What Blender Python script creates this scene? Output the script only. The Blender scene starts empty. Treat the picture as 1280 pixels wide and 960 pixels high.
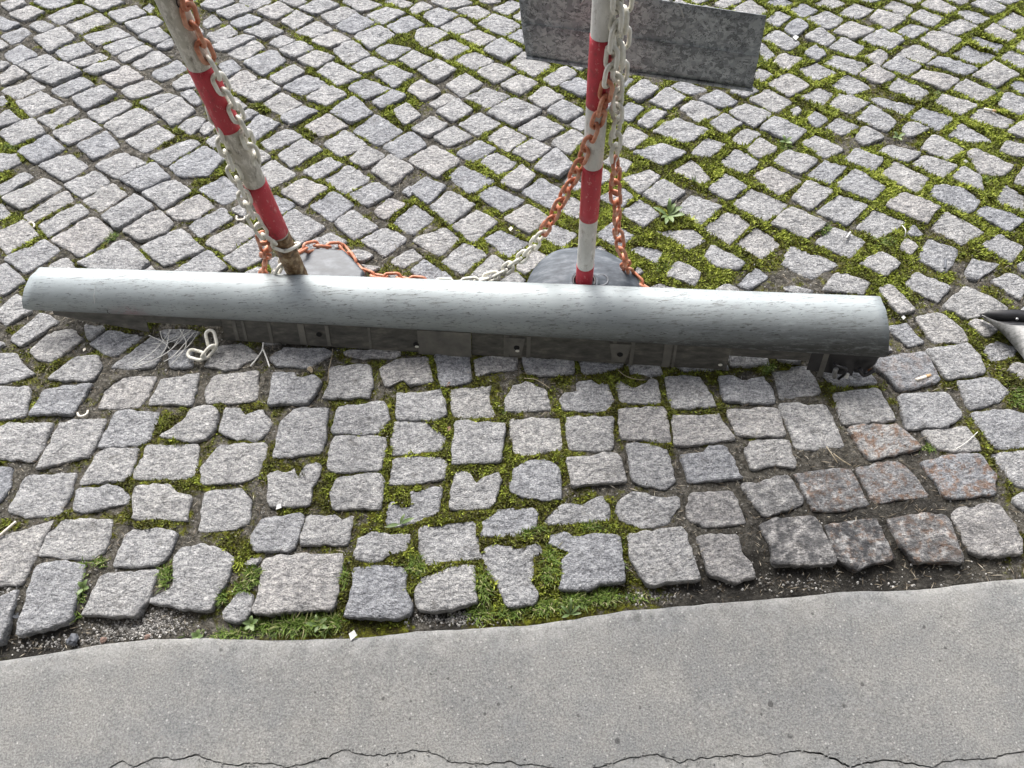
import bpy, math, random
import numpy as np
from mathutils import Vector, Matrix

random.seed(11)
RNG = np.random.default_rng(11)
scene = bpy.context.scene
C = scene.collection
R = math.radians

# ------------------------------------------------------------------ camera
CAM_H, PITCH, ROLL, FPX = 1.45, 61.5, -3.0, 967.0
cam_d = bpy.data.cameras.new('camera')
cam = bpy.data.objects.new('camera', cam_d)
C.objects.link(cam)
cam_d.sensor_width = 36.0
cam_d.lens = 36.0 * FPX / 1280.0
cam_d.clip_start, cam_d.clip_end = 0.02, 300.0
CAMROT = Matrix.Rotation(R(90 - PITCH), 3, 'X') @ Matrix.Rotation(R(ROLL), 3, 'Z')
cam.location = (0, 0, CAM_H)
cam.rotation_euler = CAMROT.to_euler()
scene.camera = cam

# ------------------------------------------------------------------ world, sun, exposure
SUN_EL, SUN_AZ = 46.0, -14.0        # azimuth from +Y towards +X
world = bpy.data.worlds.new('World')
scene.world = world
world.use_nodes = True
wn = world.node_tree.nodes
wl = world.node_tree.links
sky = wn.new('ShaderNodeTexSky')
sky.sky_type = 'NISHITA'
sky.sun_disc = False
sky.sun_elevation = R(SUN_EL)
sky.sun_rotation = R(SUN_AZ)
sky.air_density, sky.dust_density, sky.ozone_density = 1.0, 4.0, 1.0
hsv = wn.new('ShaderNodeHueSaturation')
hsv.inputs['Saturation'].default_value = 0.55
wl.new(sky.outputs[0], hsv.inputs['Color'])
wl.new(hsv.outputs[0], wn['Background'].inputs['Color'])
wn['Background'].inputs['Strength'].default_value = 0.13
sun_d = bpy.data.lights.new('sun', 'SUN')
sun_d.energy, sun_d.angle, sun_d.color = 1.5, R(24), (1.0, 0.985, 0.965)
sun = bpy.data.objects.new('sun', sun_d)
C.objects.link(sun)
sd = Vector((math.sin(R(SUN_AZ)) * math.cos(R(SUN_EL)), math.cos(R(SUN_AZ)) * math.cos(R(SUN_EL)), math.sin(R(SUN_EL))))
sun.rotation_euler = sd.to_track_quat('Z', 'Y').to_euler()
sun.location = sd * 20
vs = scene.view_settings
vs.view_transform, vs.look, vs.gamma, vs.use_curve_mapping = 'Standard', 'None', 1.0, False
vs.exposure = 1.22

# ------------------------------------------------------------------ pixel -> place
def ray(px, py):
    return CAMROT @ Vector(((px - 640) / FPX, -(py - 480) / FPX, -1.0))

def gp(px, py, z=0.0):
    d = ray(px, py)
    t = (z - CAM_H) / d.z
    return Vector((0, 0, CAM_H)) + d * t

def yp(px, py, Y):
    d = ray(px, py)
    return Vector((0, 0, CAM_H)) + d * (Y / d.y)

CR = np.array(CAMROT)
def project(P):
    q = (np.asarray(P, float) - np.array([0, 0, CAM_H])) @ CR
    return 640 + FPX * q[..., 0] / -q[..., 2], 480 - FPX * q[..., 1] / -q[..., 2]

# ------------------------------------------------------------------ noise
_H = RNG.random((256, 256))
def vnoise(x, y):
    xi, yi = np.floor(x).astype(int), np.floor(y).astype(int)
    fx, fy = x - xi, y - yi
    fx, fy = fx * fx * (3 - 2 * fx), fy * fy * (3 - 2 * fy)
    a, b = _H[xi & 255, yi & 255], _H[(xi + 1) & 255, yi & 255]
    c, d = _H[xi & 255, (yi + 1) & 255], _H[(xi + 1) & 255, (yi + 1) & 255]
    return (a * (1 - fx) + b * fx) * (1 - fy) + (c * (1 - fx) + d * fx) * fy

def fbm(x, y, n=3):
    s, a, t = 0, 1.0, 0
    for k in range(n):
        s = s + a * vnoise(x * 2 ** k + 17 * k, y * 2 ** k + 31 * k)
        t += a
        a *= 0.5
    return s / t

def sstep(a, b, x):
    t = np.clip((x - a) / (b - a), 0, 1)
    return t * t * (3 - 2 * t)

# ------------------------------------------------------------------ materials
class NT:
    def __init__(s, name):
        s.m = bpy.data.materials.new(name)
        s.m.use_nodes = True
        s.n, s.l = s.m.node_tree.nodes, s.m.node_tree.links
        s.b = s.n['Principled BSDF']
    def node(s, t, **kw):
        n = s.n.new(t)
        for k, v in kw.items():
            if k in n.inputs.keys() if isinstance(k, str) else False:
                n.inputs[k].default_value = v
            else:
                setattr(n, k, v)
        return n
    def set(s, sock, v):
        if isinstance(v, bpy.types.NodeSocket):
            s.l.new(v, sock)
        else:
            sock.default_value = v
    def coord(s, kind='Object', scale=None):
        o = s.node('ShaderNodeTexCoord').outputs[kind]
        if scale:
            mp = s.node('ShaderNodeMapping')
            s.l.new(o, mp.inputs[0])
            mp.inputs['Scale'].default_value = scale
            o = mp.outputs[0]
        return o
    def pos(s, scale=None):
        o = s.node('ShaderNodeNewGeometry').outputs['Position']
        if scale:
            mp = s.node('ShaderNodeMapping')
            s.l.new(o, mp.inputs[0])
            mp.inputs['Scale'].default_value = scale
            o = mp.outputs[0]
        return o
    def noise(s, vec, scale, detail=3, rough=0.55):
        n = s.node('ShaderNodeTexNoise')
        s.l.new(vec, n.inputs['Vector'])
        n.inputs['Scale'].default_value = scale
        n.inputs['Detail'].default_value = detail
        n.inputs['Roughness'].default_value = rough
        return n.outputs['Fac']
    def vor(s, vec, scale, out='Distance', feature='F1'):
        n = s.node('ShaderNodeTexVoronoi')
        n.feature = feature
        s.l.new(vec, n.inputs['Vector'])
        n.inputs['Scale'].default_value = scale
        return n.outputs[out]
    def ramp(s, fac, stops):
        n = s.node('ShaderNodeValToRGB')
        s.l.new(fac, n.inputs[0])
        e = n.color_ramp.elements
        while len(e) < len(stops):
            e.new(0.5)
        for el, (p, c) in zip(e, stops):
            el.position = p
            el.color = (*c, 1) if len(c) == 3 else c
        return n.outputs[0]
    def mix(s, fac, a, b, mode='MIX'):
        n = s.node('ShaderNodeMix')
        n.data_type = 'RGBA'
        n.blend_type = mode
        s.set(n.inputs[0], fac)
        s.set(n.inputs[6], a if isinstance(a, bpy.types.NodeSocket) else (*a, 1))
        s.set(n.inputs[7], b if isinstance(b, bpy.types.NodeSocket) else (*b, 1))
        return n.outputs[2]
    def math(s, op, a, b=0.0, clamp=False):
        n = s.node('ShaderNodeMath')
        n.operation = op
        n.use_clamp = clamp
        s.set(n.inputs[0], a)
        s.set(n.inputs[1], b)
        return n.outputs[0]
    def rng(s, v, a, b, c=0.0, d=1.0):
        n = s.node('ShaderNodeMapRange')
        s.set(n.inputs[0], v)
        for i, k in enumerate((a, b, c, d)):
            n.inputs[i + 1].default_value = k
        return n.outputs[0]
    def attr(s, name):
        n = s.node('ShaderNodeAttribute')
        n.attribute_name = name
        return n.outputs['Fac']
    def bump(s, h, strength=0.5, dist=0.002, prev=None):
        n = s.node('ShaderNodeBump')
        n.inputs['Strength'].default_value = strength
        n.inputs['Distance'].default_value = dist
        s.l.new(h, n.inputs['Height'])
        if prev:
            s.l.new(prev, n.inputs['Normal'])
        return n.outputs[0]
    def done(s, color, rough=0.6, normal=None, metal=0.0, spec=None):
        s.set(s.b.inputs['Base Color'], color if isinstance(color, bpy.types.NodeSocket) else (*color, 1))
        s.set(s.b.inputs['Roughness'], rough)
        s.set(s.b.inputs['Metallic'], metal)
        if spec is not None:
            s.b.inputs['Specular IOR Level'].default_value = spec
        if normal:
            s.l.new(normal, s.b.inputs['Normal'])
        return s.m

M = {}
def mat_stone():
    t = NT('granite')
    p = t.pos()
    ps = t.pos((1.0, 1.7, 1.4))
    grain = t.noise(ps, 95, 5, 0.75)
    speck = t.noise(p, 330, 2, 0.7)
    blot = t.noise(p, 30, 4, 0.65)
    col = t.ramp(grain, [(0.30, (0.125, 0.128, 0.132)), (0.43, (0.275, 0.278, 0.283)), (0.53, (0.43, 0.43, 0.43)), (0.67, (0.60, 0.595, 0.585))])
    sp = t.ramp(speck, [(0.36, (0.50, 0.50, 0.51)), (0.48, (1, 1, 1)), (0.66, (1.32, 1.32, 1.31))])
    col = t.mix(0.85, col, sp, 'MULTIPLY')
    bl = t.ramp(blot, [(0.3, (0.66, 0.66, 0.67)), (0.6, (1.07, 1.06, 1.05))])
    col = t.mix(0.8, col, bl, 'MULTIPLY')
    tint = t.attr('tint')
    tv = t.ramp(tint, [(0.0, (0.78, 0.81, 0.87)), (0.3, (0.93, 0.94, 0.96)), (0.55, (1.0, 1.0, 1.0)), (0.8, (1.05, 1.035, 1.01)), (1.0, (1.04, 0.995, 0.965))])
    col = t.mix(1.0, col, tv, 'MULTIPLY')
    # rust-coloured and oily stains on some stones by the kerb
    rust = t.attr('rust')
    rn = t.noise(p, 60, 5, 0.75)
    rm = t.math('MULTIPLY', t.rng(rn, 0.48, 0.60), rust)
    col = t.mix(rm, col, (0.20, 0.088, 0.026))
    oil = t.attr('oil')
    on = t.noise(p, 45, 5, 0.7)
    om = t.math('MULTIPLY', t.rng(on, 0.38, 0.56), oil)
    col = t.mix(om, col, (0.035, 0.036, 0.04))
    # soil rubbed into low places
    dn = t.noise(p, 26, 5, 0.7)
    dm = t.math('MULTIPLY', t.rng(dn, 0.58, 0.70), 0.55)
    col = t.mix(dm, col, (0.075, 0.070, 0.060))
    hewn = t.noise(ps, 48, 5, 0.66)
    n1 = t.bump(hewn, 1.0, 0.011)
    fine = t.noise(ps, 125, 4, 0.72)
    n2 = t.bump(fine, 1.0, 0.0058, n1)
    return t.done(col, 0.52, n2, spec=0.5)
M['stone'] = mat_stone()

def mat_bed():
    t = NT('joint_soil')
    p = t.pos()
    a, b = t.noise(p, 110, 4, 0.75), t.noise(p, 210, 2, 0.6)
    soil = t.ramp(a, [(0.35, (0.030, 0.028, 0.023)), (0.52, (0.095, 0.088, 0.073)), (0.70, (0.22, 0.205, 0.18))])
    grit = t.rng(b, 0.64, 0.69)
    soil = t.mix(grit, soil, (0.28, 0.27, 0.25))
    moss = t.ramp(t.noise(p, 90, 4, 0.7), [(0.36, (0.030, 0.024, 0.008)), (0.50, (0.080, 0.078, 0.010)), (0.66, (0.19, 0.21, 0.018))])
    soil = t.mix(t.math('MULTIPLY', t.attr('damp'), 0.8), soil, (0.016, 0.015, 0.014))
    mk = t.attr('moss')
    br = t.math('SUBTRACT', t.math('ADD', mk, t.noise(p, 70, 3, 0.7)), 0.5)
    f = t.rng(br, 0.38, 0.58)
    col = t.mix(f, soil, moss)
    h = t.noise(p, 190, 4, 0.7)
    return t.done(col, 0.9, t.bump(h, 1.0, 0.006), spec=0.2)
M['bed'] = mat_bed()

def mat_blade(name, stops):
    t = NT(name)
    col = t.ramp(t.attr('shade'), stops)
    t.done(col, 0.6, spec=0.25)
    return t.m
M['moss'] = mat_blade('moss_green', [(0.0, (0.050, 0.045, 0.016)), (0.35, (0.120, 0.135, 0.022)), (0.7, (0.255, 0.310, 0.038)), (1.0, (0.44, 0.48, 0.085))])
M['grass'] = mat_blade('grass_green', [(0.0, (0.035, 0.055, 0.012)), (0.5, (0.085, 0.14, 0.020)), (0.85, (0.16, 0.23, 0.045)), (1.0, (0.33, 0.31, 0.16))])

def mat_slab():
    t = NT('cement_screed')
    p = t.pos()
    big = t.noise(p, 4.5, 4, 0.6)
    mid = t.noise(p, 26, 3, 0.6)
    fine = t.noise(p, 300, 3, 0.75)
    col = t.ramp(big, [(0.3, (0.176, 0.181, 0.183)), (0.5, (0.208, 0.208, 0.202)), (0.7, (0.245, 0.242, 0.230))])
    col = t.mix(0.40, col, t.ramp(mid, [(0.3, (0.78, 0.80, 0.83)), (0.7, (1.12, 1.1, 1.06))]), 'MULTIPLY')
    col = t.mix(0.75, col, t.ramp(fine, [(0.36, (0.48, 0.48, 0.48)), (0.5, (1, 1, 1)), (0.66, (1.55, 1.55, 1.52))]), 'MULTIPLY')
    agg = t.node('ShaderNodeTexVoronoi')
    t.l.new(t.pos((1, 1, 0.001)), agg.inputs['Vector'])
    agg.inputs['Scale'].default_value = 210
    sepa = t.node('ShaderNodeSeparateColor')
    t.l.new(agg.outputs['Color'], sepa.inputs[0])
    am = t.math('MULTIPLY', t.rng(sepa.outputs[0], 0.80, 0.84), t.rng(agg.outputs['Distance'], 0.42, 0.30))
    col = t.mix(t.math('MULTIPLY', am, 0.55), col, t.ramp(sepa.outputs[1], [(0.0, (0.07, 0.07, 0.07)), (0.5, (0.24, 0.22, 0.20)), (1.0, (0.55, 0.54, 0.52))]))
    # small dark pits and pale scuffs
    pit = t.vor(t.pos((1, 1, 0.001)), 13)
    ps = t.noise(p, 16, 1, 0.5)
    pm = t.math('MULTIPLY', t.rng(pit, 0.075, 0.05), t.rng(ps, 0.40, 0.46))
    # dark drips where something was spilt
    wob = t.math('MULTIPLY', t.noise(p, 120, 2, 0.6), 0.004)
    dark = None
    for px, py, r in ((478, 873, 4), (513, 876, 2.5), (512, 898, 3), (560, 848, 3.5), (545, 837, 2), (538, 842, 2.5), (580, 875, 2.5), (606, 892, 4), (623, 880, 4), (723, 894, 3), (801, 884, 4), (639, 858, 3), (275, 812, 5), (393, 865, 3), (964, 880, 7), (953, 893, 3), (1056, 882, 3.5), (1079, 855, 5), (1157, 783, 4), (1177, 825, 3), (1184, 809, 3.5), (1017, 766, 3), (797, 771, 13), (815, 766, 10)):
        dn = t.node('ShaderNodeVectorMath')
        dn.operation = 'DISTANCE'
        t.l.new(t.pos((1, 1, 0)), dn.inputs[0])
        g = gp(px, py)
        dn.inputs[1].default_value = (g.x, g.y, 0)
        rr = r / 1500 + 0.0022
        m_ = t.rng(t.math('ADD', dn.outputs['Value'], wob), rr + 0.0006, rr - 0.0006)
        m_ = t.math('MULTIPLY', m_, 0.75 if r < 9 else 0.45)
        dark = m_ if dark is None else t.math('MAXIMUM', dark, m_)
    col = t.mix(dark, col, (0.045, 0.045, 0.043))
    col = t.mix(t.math('MULTIPLY', pm, 0.8), col, (0.05, 0.05, 0.05))
    sc = t.noise(t.pos((1, 2.4, 1)), 60, 5, 0.75)
    col = t.mix(t.math('MULTIPLY', t.rng(sc, 0.64, 0.70), 0.5), col, (0.48, 0.48, 0.46))
    edge = t.attr('edge')
    em = t.math('MULTIPLY', edge, t.rng(t.noise(p, 38, 4, 0.7), 0.42, 0.6))
    col = t.mix(t.math('MULTIPLY', em, 0.35), col, (0.40, 0.40, 0.385))
    n1 = t.bump(t.noise(p, 14, 4, 0.6), 0.25, 0.005)
    n2 = t.bump(t.noise(p, 260, 4, 0.75), 0.9, 0.0024, n1)
    n3 = t.bump(pm, -0.8, 0.002, n2)
    return t.done(col, 0.75, n3, spec=0.35)
M['slab'] = mat_slab()

def mat_ground():
    t = NT('far_paving')
    p = t.pos()
    v = t.vor(p, 8.5, 'Distance', 'DISTANCE_TO_EDGE')
    g = t.noise(p, 200, 3, 0.6)
    st = t.ramp(g, [(0.3, (0.16, 0.16, 0.165)), (0.65, (0.42, 0.42, 0.42))])
    col = t.mix(t.rng(v, 0.05, 0.09), (0.08, 0.085, 0.02), st)
    return t.done(col, 0.7, t.bump(t.rng(v, 0.03, 0.14), 0.8, 0.02))
M['ground'] = mat_ground()

def mat_sill_paint():
    t = NT('silver_car_paint')
    c = t.coord('Object')
    streak = t.noise(t.coord('Object', (1, 9, 9)), 26, 5, 0.8)
    fl = t.noise(t.coord('Object', (1, 6, 6)), 48, 4, 0.75)
    dirt = t.noise(c, 7, 4, 0.65)
    base = t.mix(t.rng(dirt, 0.35, 0.7), (0.40, 0.44, 0.45), (0.33, 0.365, 0.372))
    s1 = t.rng(streak, 0.54, 0.62)
    s1 = t.math('MULTIPLY', s1, t.rng(t.noise(c, 11, 3, 0.6), 0.34, 0.52))
    col = t.mix(t.math('MULTIPLY', s1, 0.70), base, (0.13, 0.13, 0.12))
    s2 = t.rng(fl, 0.595, 0.64)
    col = t.mix(t.math('MULTIPLY', s2, 0.8), col, (0.06, 0.06, 0.055))
    # grime mixed with painted-in shade, deepest at the lower lip and right end
    g = t.math('MULTIPLY', t.attr('grime_shade'), t.rng(t.noise(t.coord('Object', (1, 5, 5)), 22, 6, 0.8), 0.22, 0.50))
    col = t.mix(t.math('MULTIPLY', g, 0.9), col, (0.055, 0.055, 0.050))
    pk = t.math('MULTIPLY', t.attr('pink'), t.rng(t.noise(c, 60, 3, 0.7), 0.4, 0.65))
    col = t.mix(t.math('MULTIPLY', pk, 0.6), col, (0.42, 0.20, 0.22))
    rough = t.math('ADD', 0.56, t.math('MULTIPLY', g, 0.3))
    return t.done(col, rough, t.bump(streak, 0.12, 0.001), metal=0.20, spec=0.5)
M['paint'] = mat_sill_paint()

def simple(name, stops, scale, rough=0.6, bump=0.3, bd=0.001, metal=0.0, detail=4, stretch=None, spec=None):
    t = NT(name)
    c = t.coord('Object', stretch)
    n = t.noise(c, scale, detail, 0.65)
    return t.done(t.ramp(n, stops), rough, t.bump(n, bump, bd), metal, spec)

M['flange'] = simple('grey_underbody_plastic', [(0.3, (0.040, 0.039, 0.035)), (0.55, (0.095, 0.092, 0.080)), (0.75, (0.19, 0.175, 0.145))], 26, 0.55, 0.25, stretch=(1, 3, 3))
M['flange_pale'] = simple('dusty_grey_plastic', [(0.3, (0.10, 0.098, 0.088)), (0.6, (0.165, 0.158, 0.138)), (0.8, (0.24, 0.225, 0.19))], 30, 0.6, 0.25)
M['black'] = simple('black_plastic', [(0.3, (0.010, 0.010, 0.011)), (0.7, (0.028, 0.028, 0.030))], 40, 0.4, 0.2)
M['hole'] = simple('dark_cavity', [(0.3, (0.004, 0.004, 0.004)), (0.7, (0.010, 0.010, 0.010))], 40, 0.9, 0.1)
M['grey_trim'] = simple('grey_trim_paint', [(0.35, (0.17, 0.17, 0.165)), (0.6, (0.34, 0.34, 0.33)), (0.75, (0.10, 0.10, 0.10))], 60, 0.5, 0.4, stretch=(1, 3, 1))
M['rust'] = simple('rusty_steel', [(0.35, (0.035, 0.022, 0.016)), (0.55, (0.16, 0.06, 0.022)), (0.7, (0.30, 0.26, 0.22))], 60, 0.8, 0.5)
M['white_post'] = simple('dirty_white_paint', [(0.28, (0.22, 0.20, 0.15)), (0.40, (0.56, 0.54, 0.48)), (0.58, (0.82, 0.80, 0.75))], 34, 0.5, 0.3, stretch=(2.2, 2.2, 0.8))
M['grubby_post'] = simple('grubby_white_paint', [(0.32, (0.10, 0.085, 0.055)), (0.45, (0.42, 0.385, 0.30)), (0.60, (0.74, 0.71, 0.62))], 42, 0.6, 0.4, stretch=(2, 2, 0.7))
M['red_band'] = simple('red_tape', [(0.28, (0.30, 0.030, 0.035)), (0.52, (0.58, 0.030, 0.048)), (0.76, (0.64, 0.14, 0.14))], 30, 0.38, 0.2, stretch=(2, 2, 0.7))
def worn(name, base, worn_c, dirt, lo=0.58, hi=0.66):
    t = NT(name)
    c = t.coord('Object', (1.6, 1.6, 0.8))
    col = t.mix(t.rng(t.noise(c, 22, 4, 0.6), 0.3, 0.7), base, tuple(k * 0.72 for k in base))
    col = t.mix(t.math('MULTIPLY', t.rng(t.noise(c, 70, 5, 0.75), lo, hi), 0.7), col, worn_c)
    col = t.mix(t.math('MULTIPLY', t.rng(t.noise(c, 38, 5, 0.8), 0.56, 0.68), 0.75), col, dirt)
    return t.done(col, 0.5, t.bump(t.noise(c, 60, 4, 0.7), 0.3, 0.001))
M['red_band'] = worn('worn_red_tape', (0.58, 0.042, 0.062), (0.70, 0.32, 0.30), (0.20, 0.045, 0.04))
M['white_post'] = worn('worn_white_paint', (0.78, 0.77, 0.72), (0.86, 0.85, 0.82), (0.24, 0.21, 0.16))
M['grubby_post'] = worn('grubby_white_paint', (0.56, 0.53, 0.45), (0.78, 0.75, 0.68), (0.11, 0.09, 0.06), 0.5, 0.6)
M['tape'] = simple('peeling_brown_tape', [(0.35, (0.045, 0.027, 0.012)), (0.5, (0.19, 0.11, 0.045)), (0.66, (0.42, 0.33, 0.20))], 55, 0.6, 0.8, 0.003)
M['base'] = simple('grey_base_plastic', [(0.30, (0.050, 0.058, 0.068)), (0.5, (0.092, 0.105, 0.121)), (0.72, (0.19, 0.208, 0.228))], 24, 0.62, 0.35, stretch=(1, 2.4, 1), spec=0.3)
M['base_dark'] = simple('slate_grey_base', [(0.30, (0.045, 0.051, 0.058)), (0.5, (0.080, 0.090, 0.103)), (0.74, (0.17, 0.185, 0.203))], 30, 0.5, 0.35, stretch=(1, 2, 1))
M['red_link'] = simple('faded_red_plastic', [(0.3, (0.34, 0.10, 0.05)), (0.50, (0.54, 0.20, 0.105)), (0.70, (0.68, 0.40, 0.28))], 45, 0.5, 0.2)
M['white_link'] = simple('yellowed_white_plastic', [(0.28, (0.38, 0.36, 0.28)), (0.46, (0.74, 0.72, 0.63)), (0.72, (0.86, 0.84, 0.77))], 50, 0.45, 0.2)
M['fibre'] = simple('pale_fibre', [(0.3, (0.55, 0.54, 0.50)), (0.7, (0.78, 0.77, 0.73))], 80, 0.6, 0.1)
M['paper'] = simple('white_paper', [(0.3, (0.45, 0.45, 0.43)), (0.7, (0.66, 0.66, 0.64))], 80, 0.7, 0.1)
M['butt'] = simple('cigarette_paper', [(0.3, (0.62, 0.55, 0.44)), (0.7, (0.80, 0.76, 0.68))], 80, 0.7, 0.1)
M['butt_tip'] = simple('cork_tip', [(0.3, (0.42, 0.25, 0.11)), (0.7, (0.58, 0.38, 0.20))], 120, 0.7, 0.1)
M['straw'] = simple('dry_straw', [(0.3, (0.22, 0.17, 0.10)), (0.7, (0.46, 0.40, 0.29))], 60, 0.8, 0.2)
M['wire'] = simple('steel_wire', [(0.3, (0.30, 0.30, 0.29)), (0.7, (0.55, 0.55, 0.54))], 60, 0.35, 0.1, metal=0.8)
M['leaf'] = simple('weed_leaf', [(0.3, (0.07, 0.115, 0.032)), (0.55, (0.145, 0.21, 0.070)), (0.8, (0.28, 0.34, 0.17))], 45, 0.5, 0.4)
M['brown_leaf'] = simple('dead_leaf', [(0.3, (0.10, 0.055, 0.03)), (0.7, (0.34, 0.22, 0.17))], 45, 0.8, 0.4)
M['pebble'] = simple('dark_pebble', [(0.3, (0.05, 0.055, 0.065)), (0.7, (0.15, 0.16, 0.18))], 60, 0.6, 0.4)
M['pebble_red'] = simple('brick_pebble', [(0.3, (0.14, 0.085, 0.065)), (0.7, (0.32, 0.23, 0.19))], 60, 0.8, 0.4)
M['debris'] = mat_blade('dry_roots', [(0.0, (0.035, 0.026, 0.018)), (0.5, (0.12, 0.095, 0.065)), (0.85, (0.28, 0.24, 0.18)), (1.0, (0.46, 0.42, 0.34))])
M['gravel'] = mat_blade('loose_gravel', [(0.0, (0.045, 0.043, 0.04)), (0.5, (0.20, 0.19, 0.175)), (0.85, (0.42, 0.41, 0.39)), (1.0, (0.62, 0.60, 0.57))])

def mat_galv():
    t = NT('galvanised_steel')
    c = t.coord('Object')
    w = t.noise(c, 16, 3, 0.6)
    mx = t.node('ShaderNodeVectorMath')
    mx.operation = 'MULTIPLY_ADD'
    nz = t.node('ShaderNodeTexNoise')
    t.l.new(c, nz.inputs['Vector'])
    nz.inputs['Scale'].default_value = 55
    nz.inputs['Detail'].default_value = 3
    t.l.new(nz.outputs['Color'], mx.inputs[0])
    mx.inputs[1].default_value = (0.024, 0.024, 0.024)
    t.l.new(c, mx.inputs[2])
    v = t.node('ShaderNodeTexVoronoi')
    t.l.new(mx.outputs[0], v.inputs['Vector'])
    v.inputs['Scale'].default_value = 150
    sep = t.node('ShaderNodeSeparateColor')
    t.l.new(v.outputs['Color'], sep.inputs[0])
    col = t.ramp(sep.outputs[0], [(0.0, (0.17, 0.187, 0.197)), (0.5, (0.32, 0.345, 0.36)), (1.0, (0.46, 0.49, 0.505))])
    worm = t.noise(c, 150, 2, 0.55)
    wm = t.math('ABSOLUTE', t.math('SUBTRACT', worm, 0.47))
    wmask = t.math('MULTIPLY', t.rng(wm, 0.030, 0.012), t.rng(t.noise(c, 60, 2, 0.5), 0.40, 0.52))
    col = t.mix(t.math('MULTIPLY', wmask, 0.85), col, (0.055, 0.06, 0.063))
    col = t.mix(0.7, col, t.ramp(w, [(0.3, (0.7, 0.7, 0.7)), (0.7, (1.15, 1.15, 1.15))]), 'MULTIPLY')
    rs = t.math('MULTIPLY', t.attr('stain'), t.rng(t.noise(c, 30, 4, 0.7), 0.45, 0.68))
    col = t.mix(t.math('MULTIPLY', rs, 0.45), col, (0.10, 0.045, 0.03))
    return t.done(col, 0.5, t.bump(sep.outputs[0], 0.15, 0.0006), metal=0.12)
M['galv'] = mat_galv()

# ------------------------------------------------------------------ mesh helpers
def link(o, parent=None):
    C.objects.link(o)
    if parent is not None:
        o.parent = parent
    return o

def mesh_obj(name, verts, faces, mat, parent=None, smooth=False, attrs=None):
    me = bpy.data.meshes.new(name)
    me.from_pydata([tuple(v) for v in verts], [], faces)
    if smooth:
        me.polygons.foreach_set('use_smooth', [True] * len(me.polygons))
    for k, a in (attrs or {}).items():
        at = me.attributes.new(k, 'FLOAT', 'POINT')
        at.data.foreach_set('value', np.asarray(a, dtype=np.float32))
    me.materials.append(M[mat])
    me.update()
    return link(bpy.data.objects.new(name, me), parent)

def big_mesh(name, V, F, mat, parent=None, smooth=False, attrs=None):
    """V (n,3) array, F (m,k) array of equal-sided faces."""
    me = bpy.data.meshes.new(name)
    k = F.shape[1]
    me.vertices.add(len(V)); me.loops.add(F.size); me.polygons.add(len(F))
    me.vertices.foreach_set('co', np.asarray(V, np.float32).ravel())
    me.loops.foreach_set('vertex_index', np.asarray(F, np.int32).ravel())
    me.polygons.foreach_set('loop_start', np.arange(0, F.size, k, dtype=np.int32))
    me.polygons.foreach_set('loop_total', np.full(len(F), k, np.int32))
    if smooth:
        me.polygons.foreach_set('use_smooth', np.ones(len(F), bool))
    me.update(calc_edges=True)
    for kk, a in (attrs or {}).items():
        at = me.attributes.new(kk, 'FLOAT', 'POINT')
        at.data.foreach_set('value', np.asarray(a, np.float32))
    me.materials.append(M[mat])
    return link(bpy.data.objects.new(name, me), parent)

def thing(name, label, cat, loc=(0, 0, 0), group=None, rot=None):
    o = bpy.data.objects.new(name, None)
    o.empty_display_size = 0.05
    o.location = loc
    if rot:
        o.rotation_euler = rot
    link(o)
    return tag(o, label, cat, group)

def tag(o, label, cat, group=None):
    o['label'], o['category'] = label, cat
    if group:
        o['group'] = group
    return o

def tube(path, rad, n=8, closed=False, cap=True):
    """verts, faces of a tube along a list of Vectors; rad float or list."""
    P = [Vector(p) for p in path]
    m = len(P)
    rads = rad if isinstance(rad, (list, tuple)) else [rad] * m
    V, F = [], []
    up = None
    for i, p in enumerate(P):
        a, b = (P[i - 1] if (i or closed) else P[i]), (P[(i + 1) % m] if (i < m - 1 or closed) else P[i])
        t = (b - a).normalized()
        if up is None:
            up = t.orthogonal().normalized()
        up = (up - t * up.dot(t)).normalized()
        w = t.cross(up)
        for k in range(n):
            an = 2 * math.pi * k / n
            V.append(p + (up * math.cos(an) + w * math.sin(an)) * rads[i])
    for i in range(m if closed else m - 1):
        j = (i + 1) % m
        for k in range(n):
            l = (k + 1) % n
            F.append((i * n + k, i * n + l, j * n + l, j * n + k))
    if cap and not closed:
        F.append(tuple(range(n - 1, -1, -1)))
        F.append(tuple((m - 1) * n + k for k in range(n)))
    return V, F

def catmull(pts, per=10):
    P = [Vector(p) for p in pts]
    out = []
    for i in range(len(P) - 1):
        a, b, c, d = P[max(i - 1, 0)], P[i], P[i + 1], P[min(i + 2, len(P) - 1)]
        for k in range(per):
            t = k / per
            out.append(0.5 * ((2 * b) + (c - a) * t + (2 * a - 5 * b + 4 * c - d) * t * t + (3 * b - a - 3 * c + d) * t ** 3))
    out.append(P[-1])
    return out

def lathe(prof, n=48, wob=0.0):
    V, F = [], []
    for r, z in prof:
        for k in range(n):
            a = 2 * math.pi * k / n
            rr = r * (1 + wob * math.sin(3 * a + 1) * 0.5 + wob * math.sin(7 * a) * 0.3)
            V.append((rr * math.cos(a), rr * math.sin(a), z))
    m = len(prof)
    for i in range(m - 1):
        for k in range(n):
            l = (k + 1) % n
            F.append((i * n + k, i * n + l, (i + 1) * n + l, (i + 1) * n + k))
    F.append(tuple((m - 1) * n + k for k in range(n)))
    return V, F

def box(x0, x1, y0, y1, z0, z1):
    V = [(x, y, z) for x in (x0, x1) for y in (y0, y1) for z in (z0, z1)]
    F = [(0, 1, 3, 2), (4, 6, 7, 5), (0, 4, 5, 1), (2, 3, 7, 6), (0, 2, 6, 4), (1, 5, 7, 3)]
    return V, F

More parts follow.
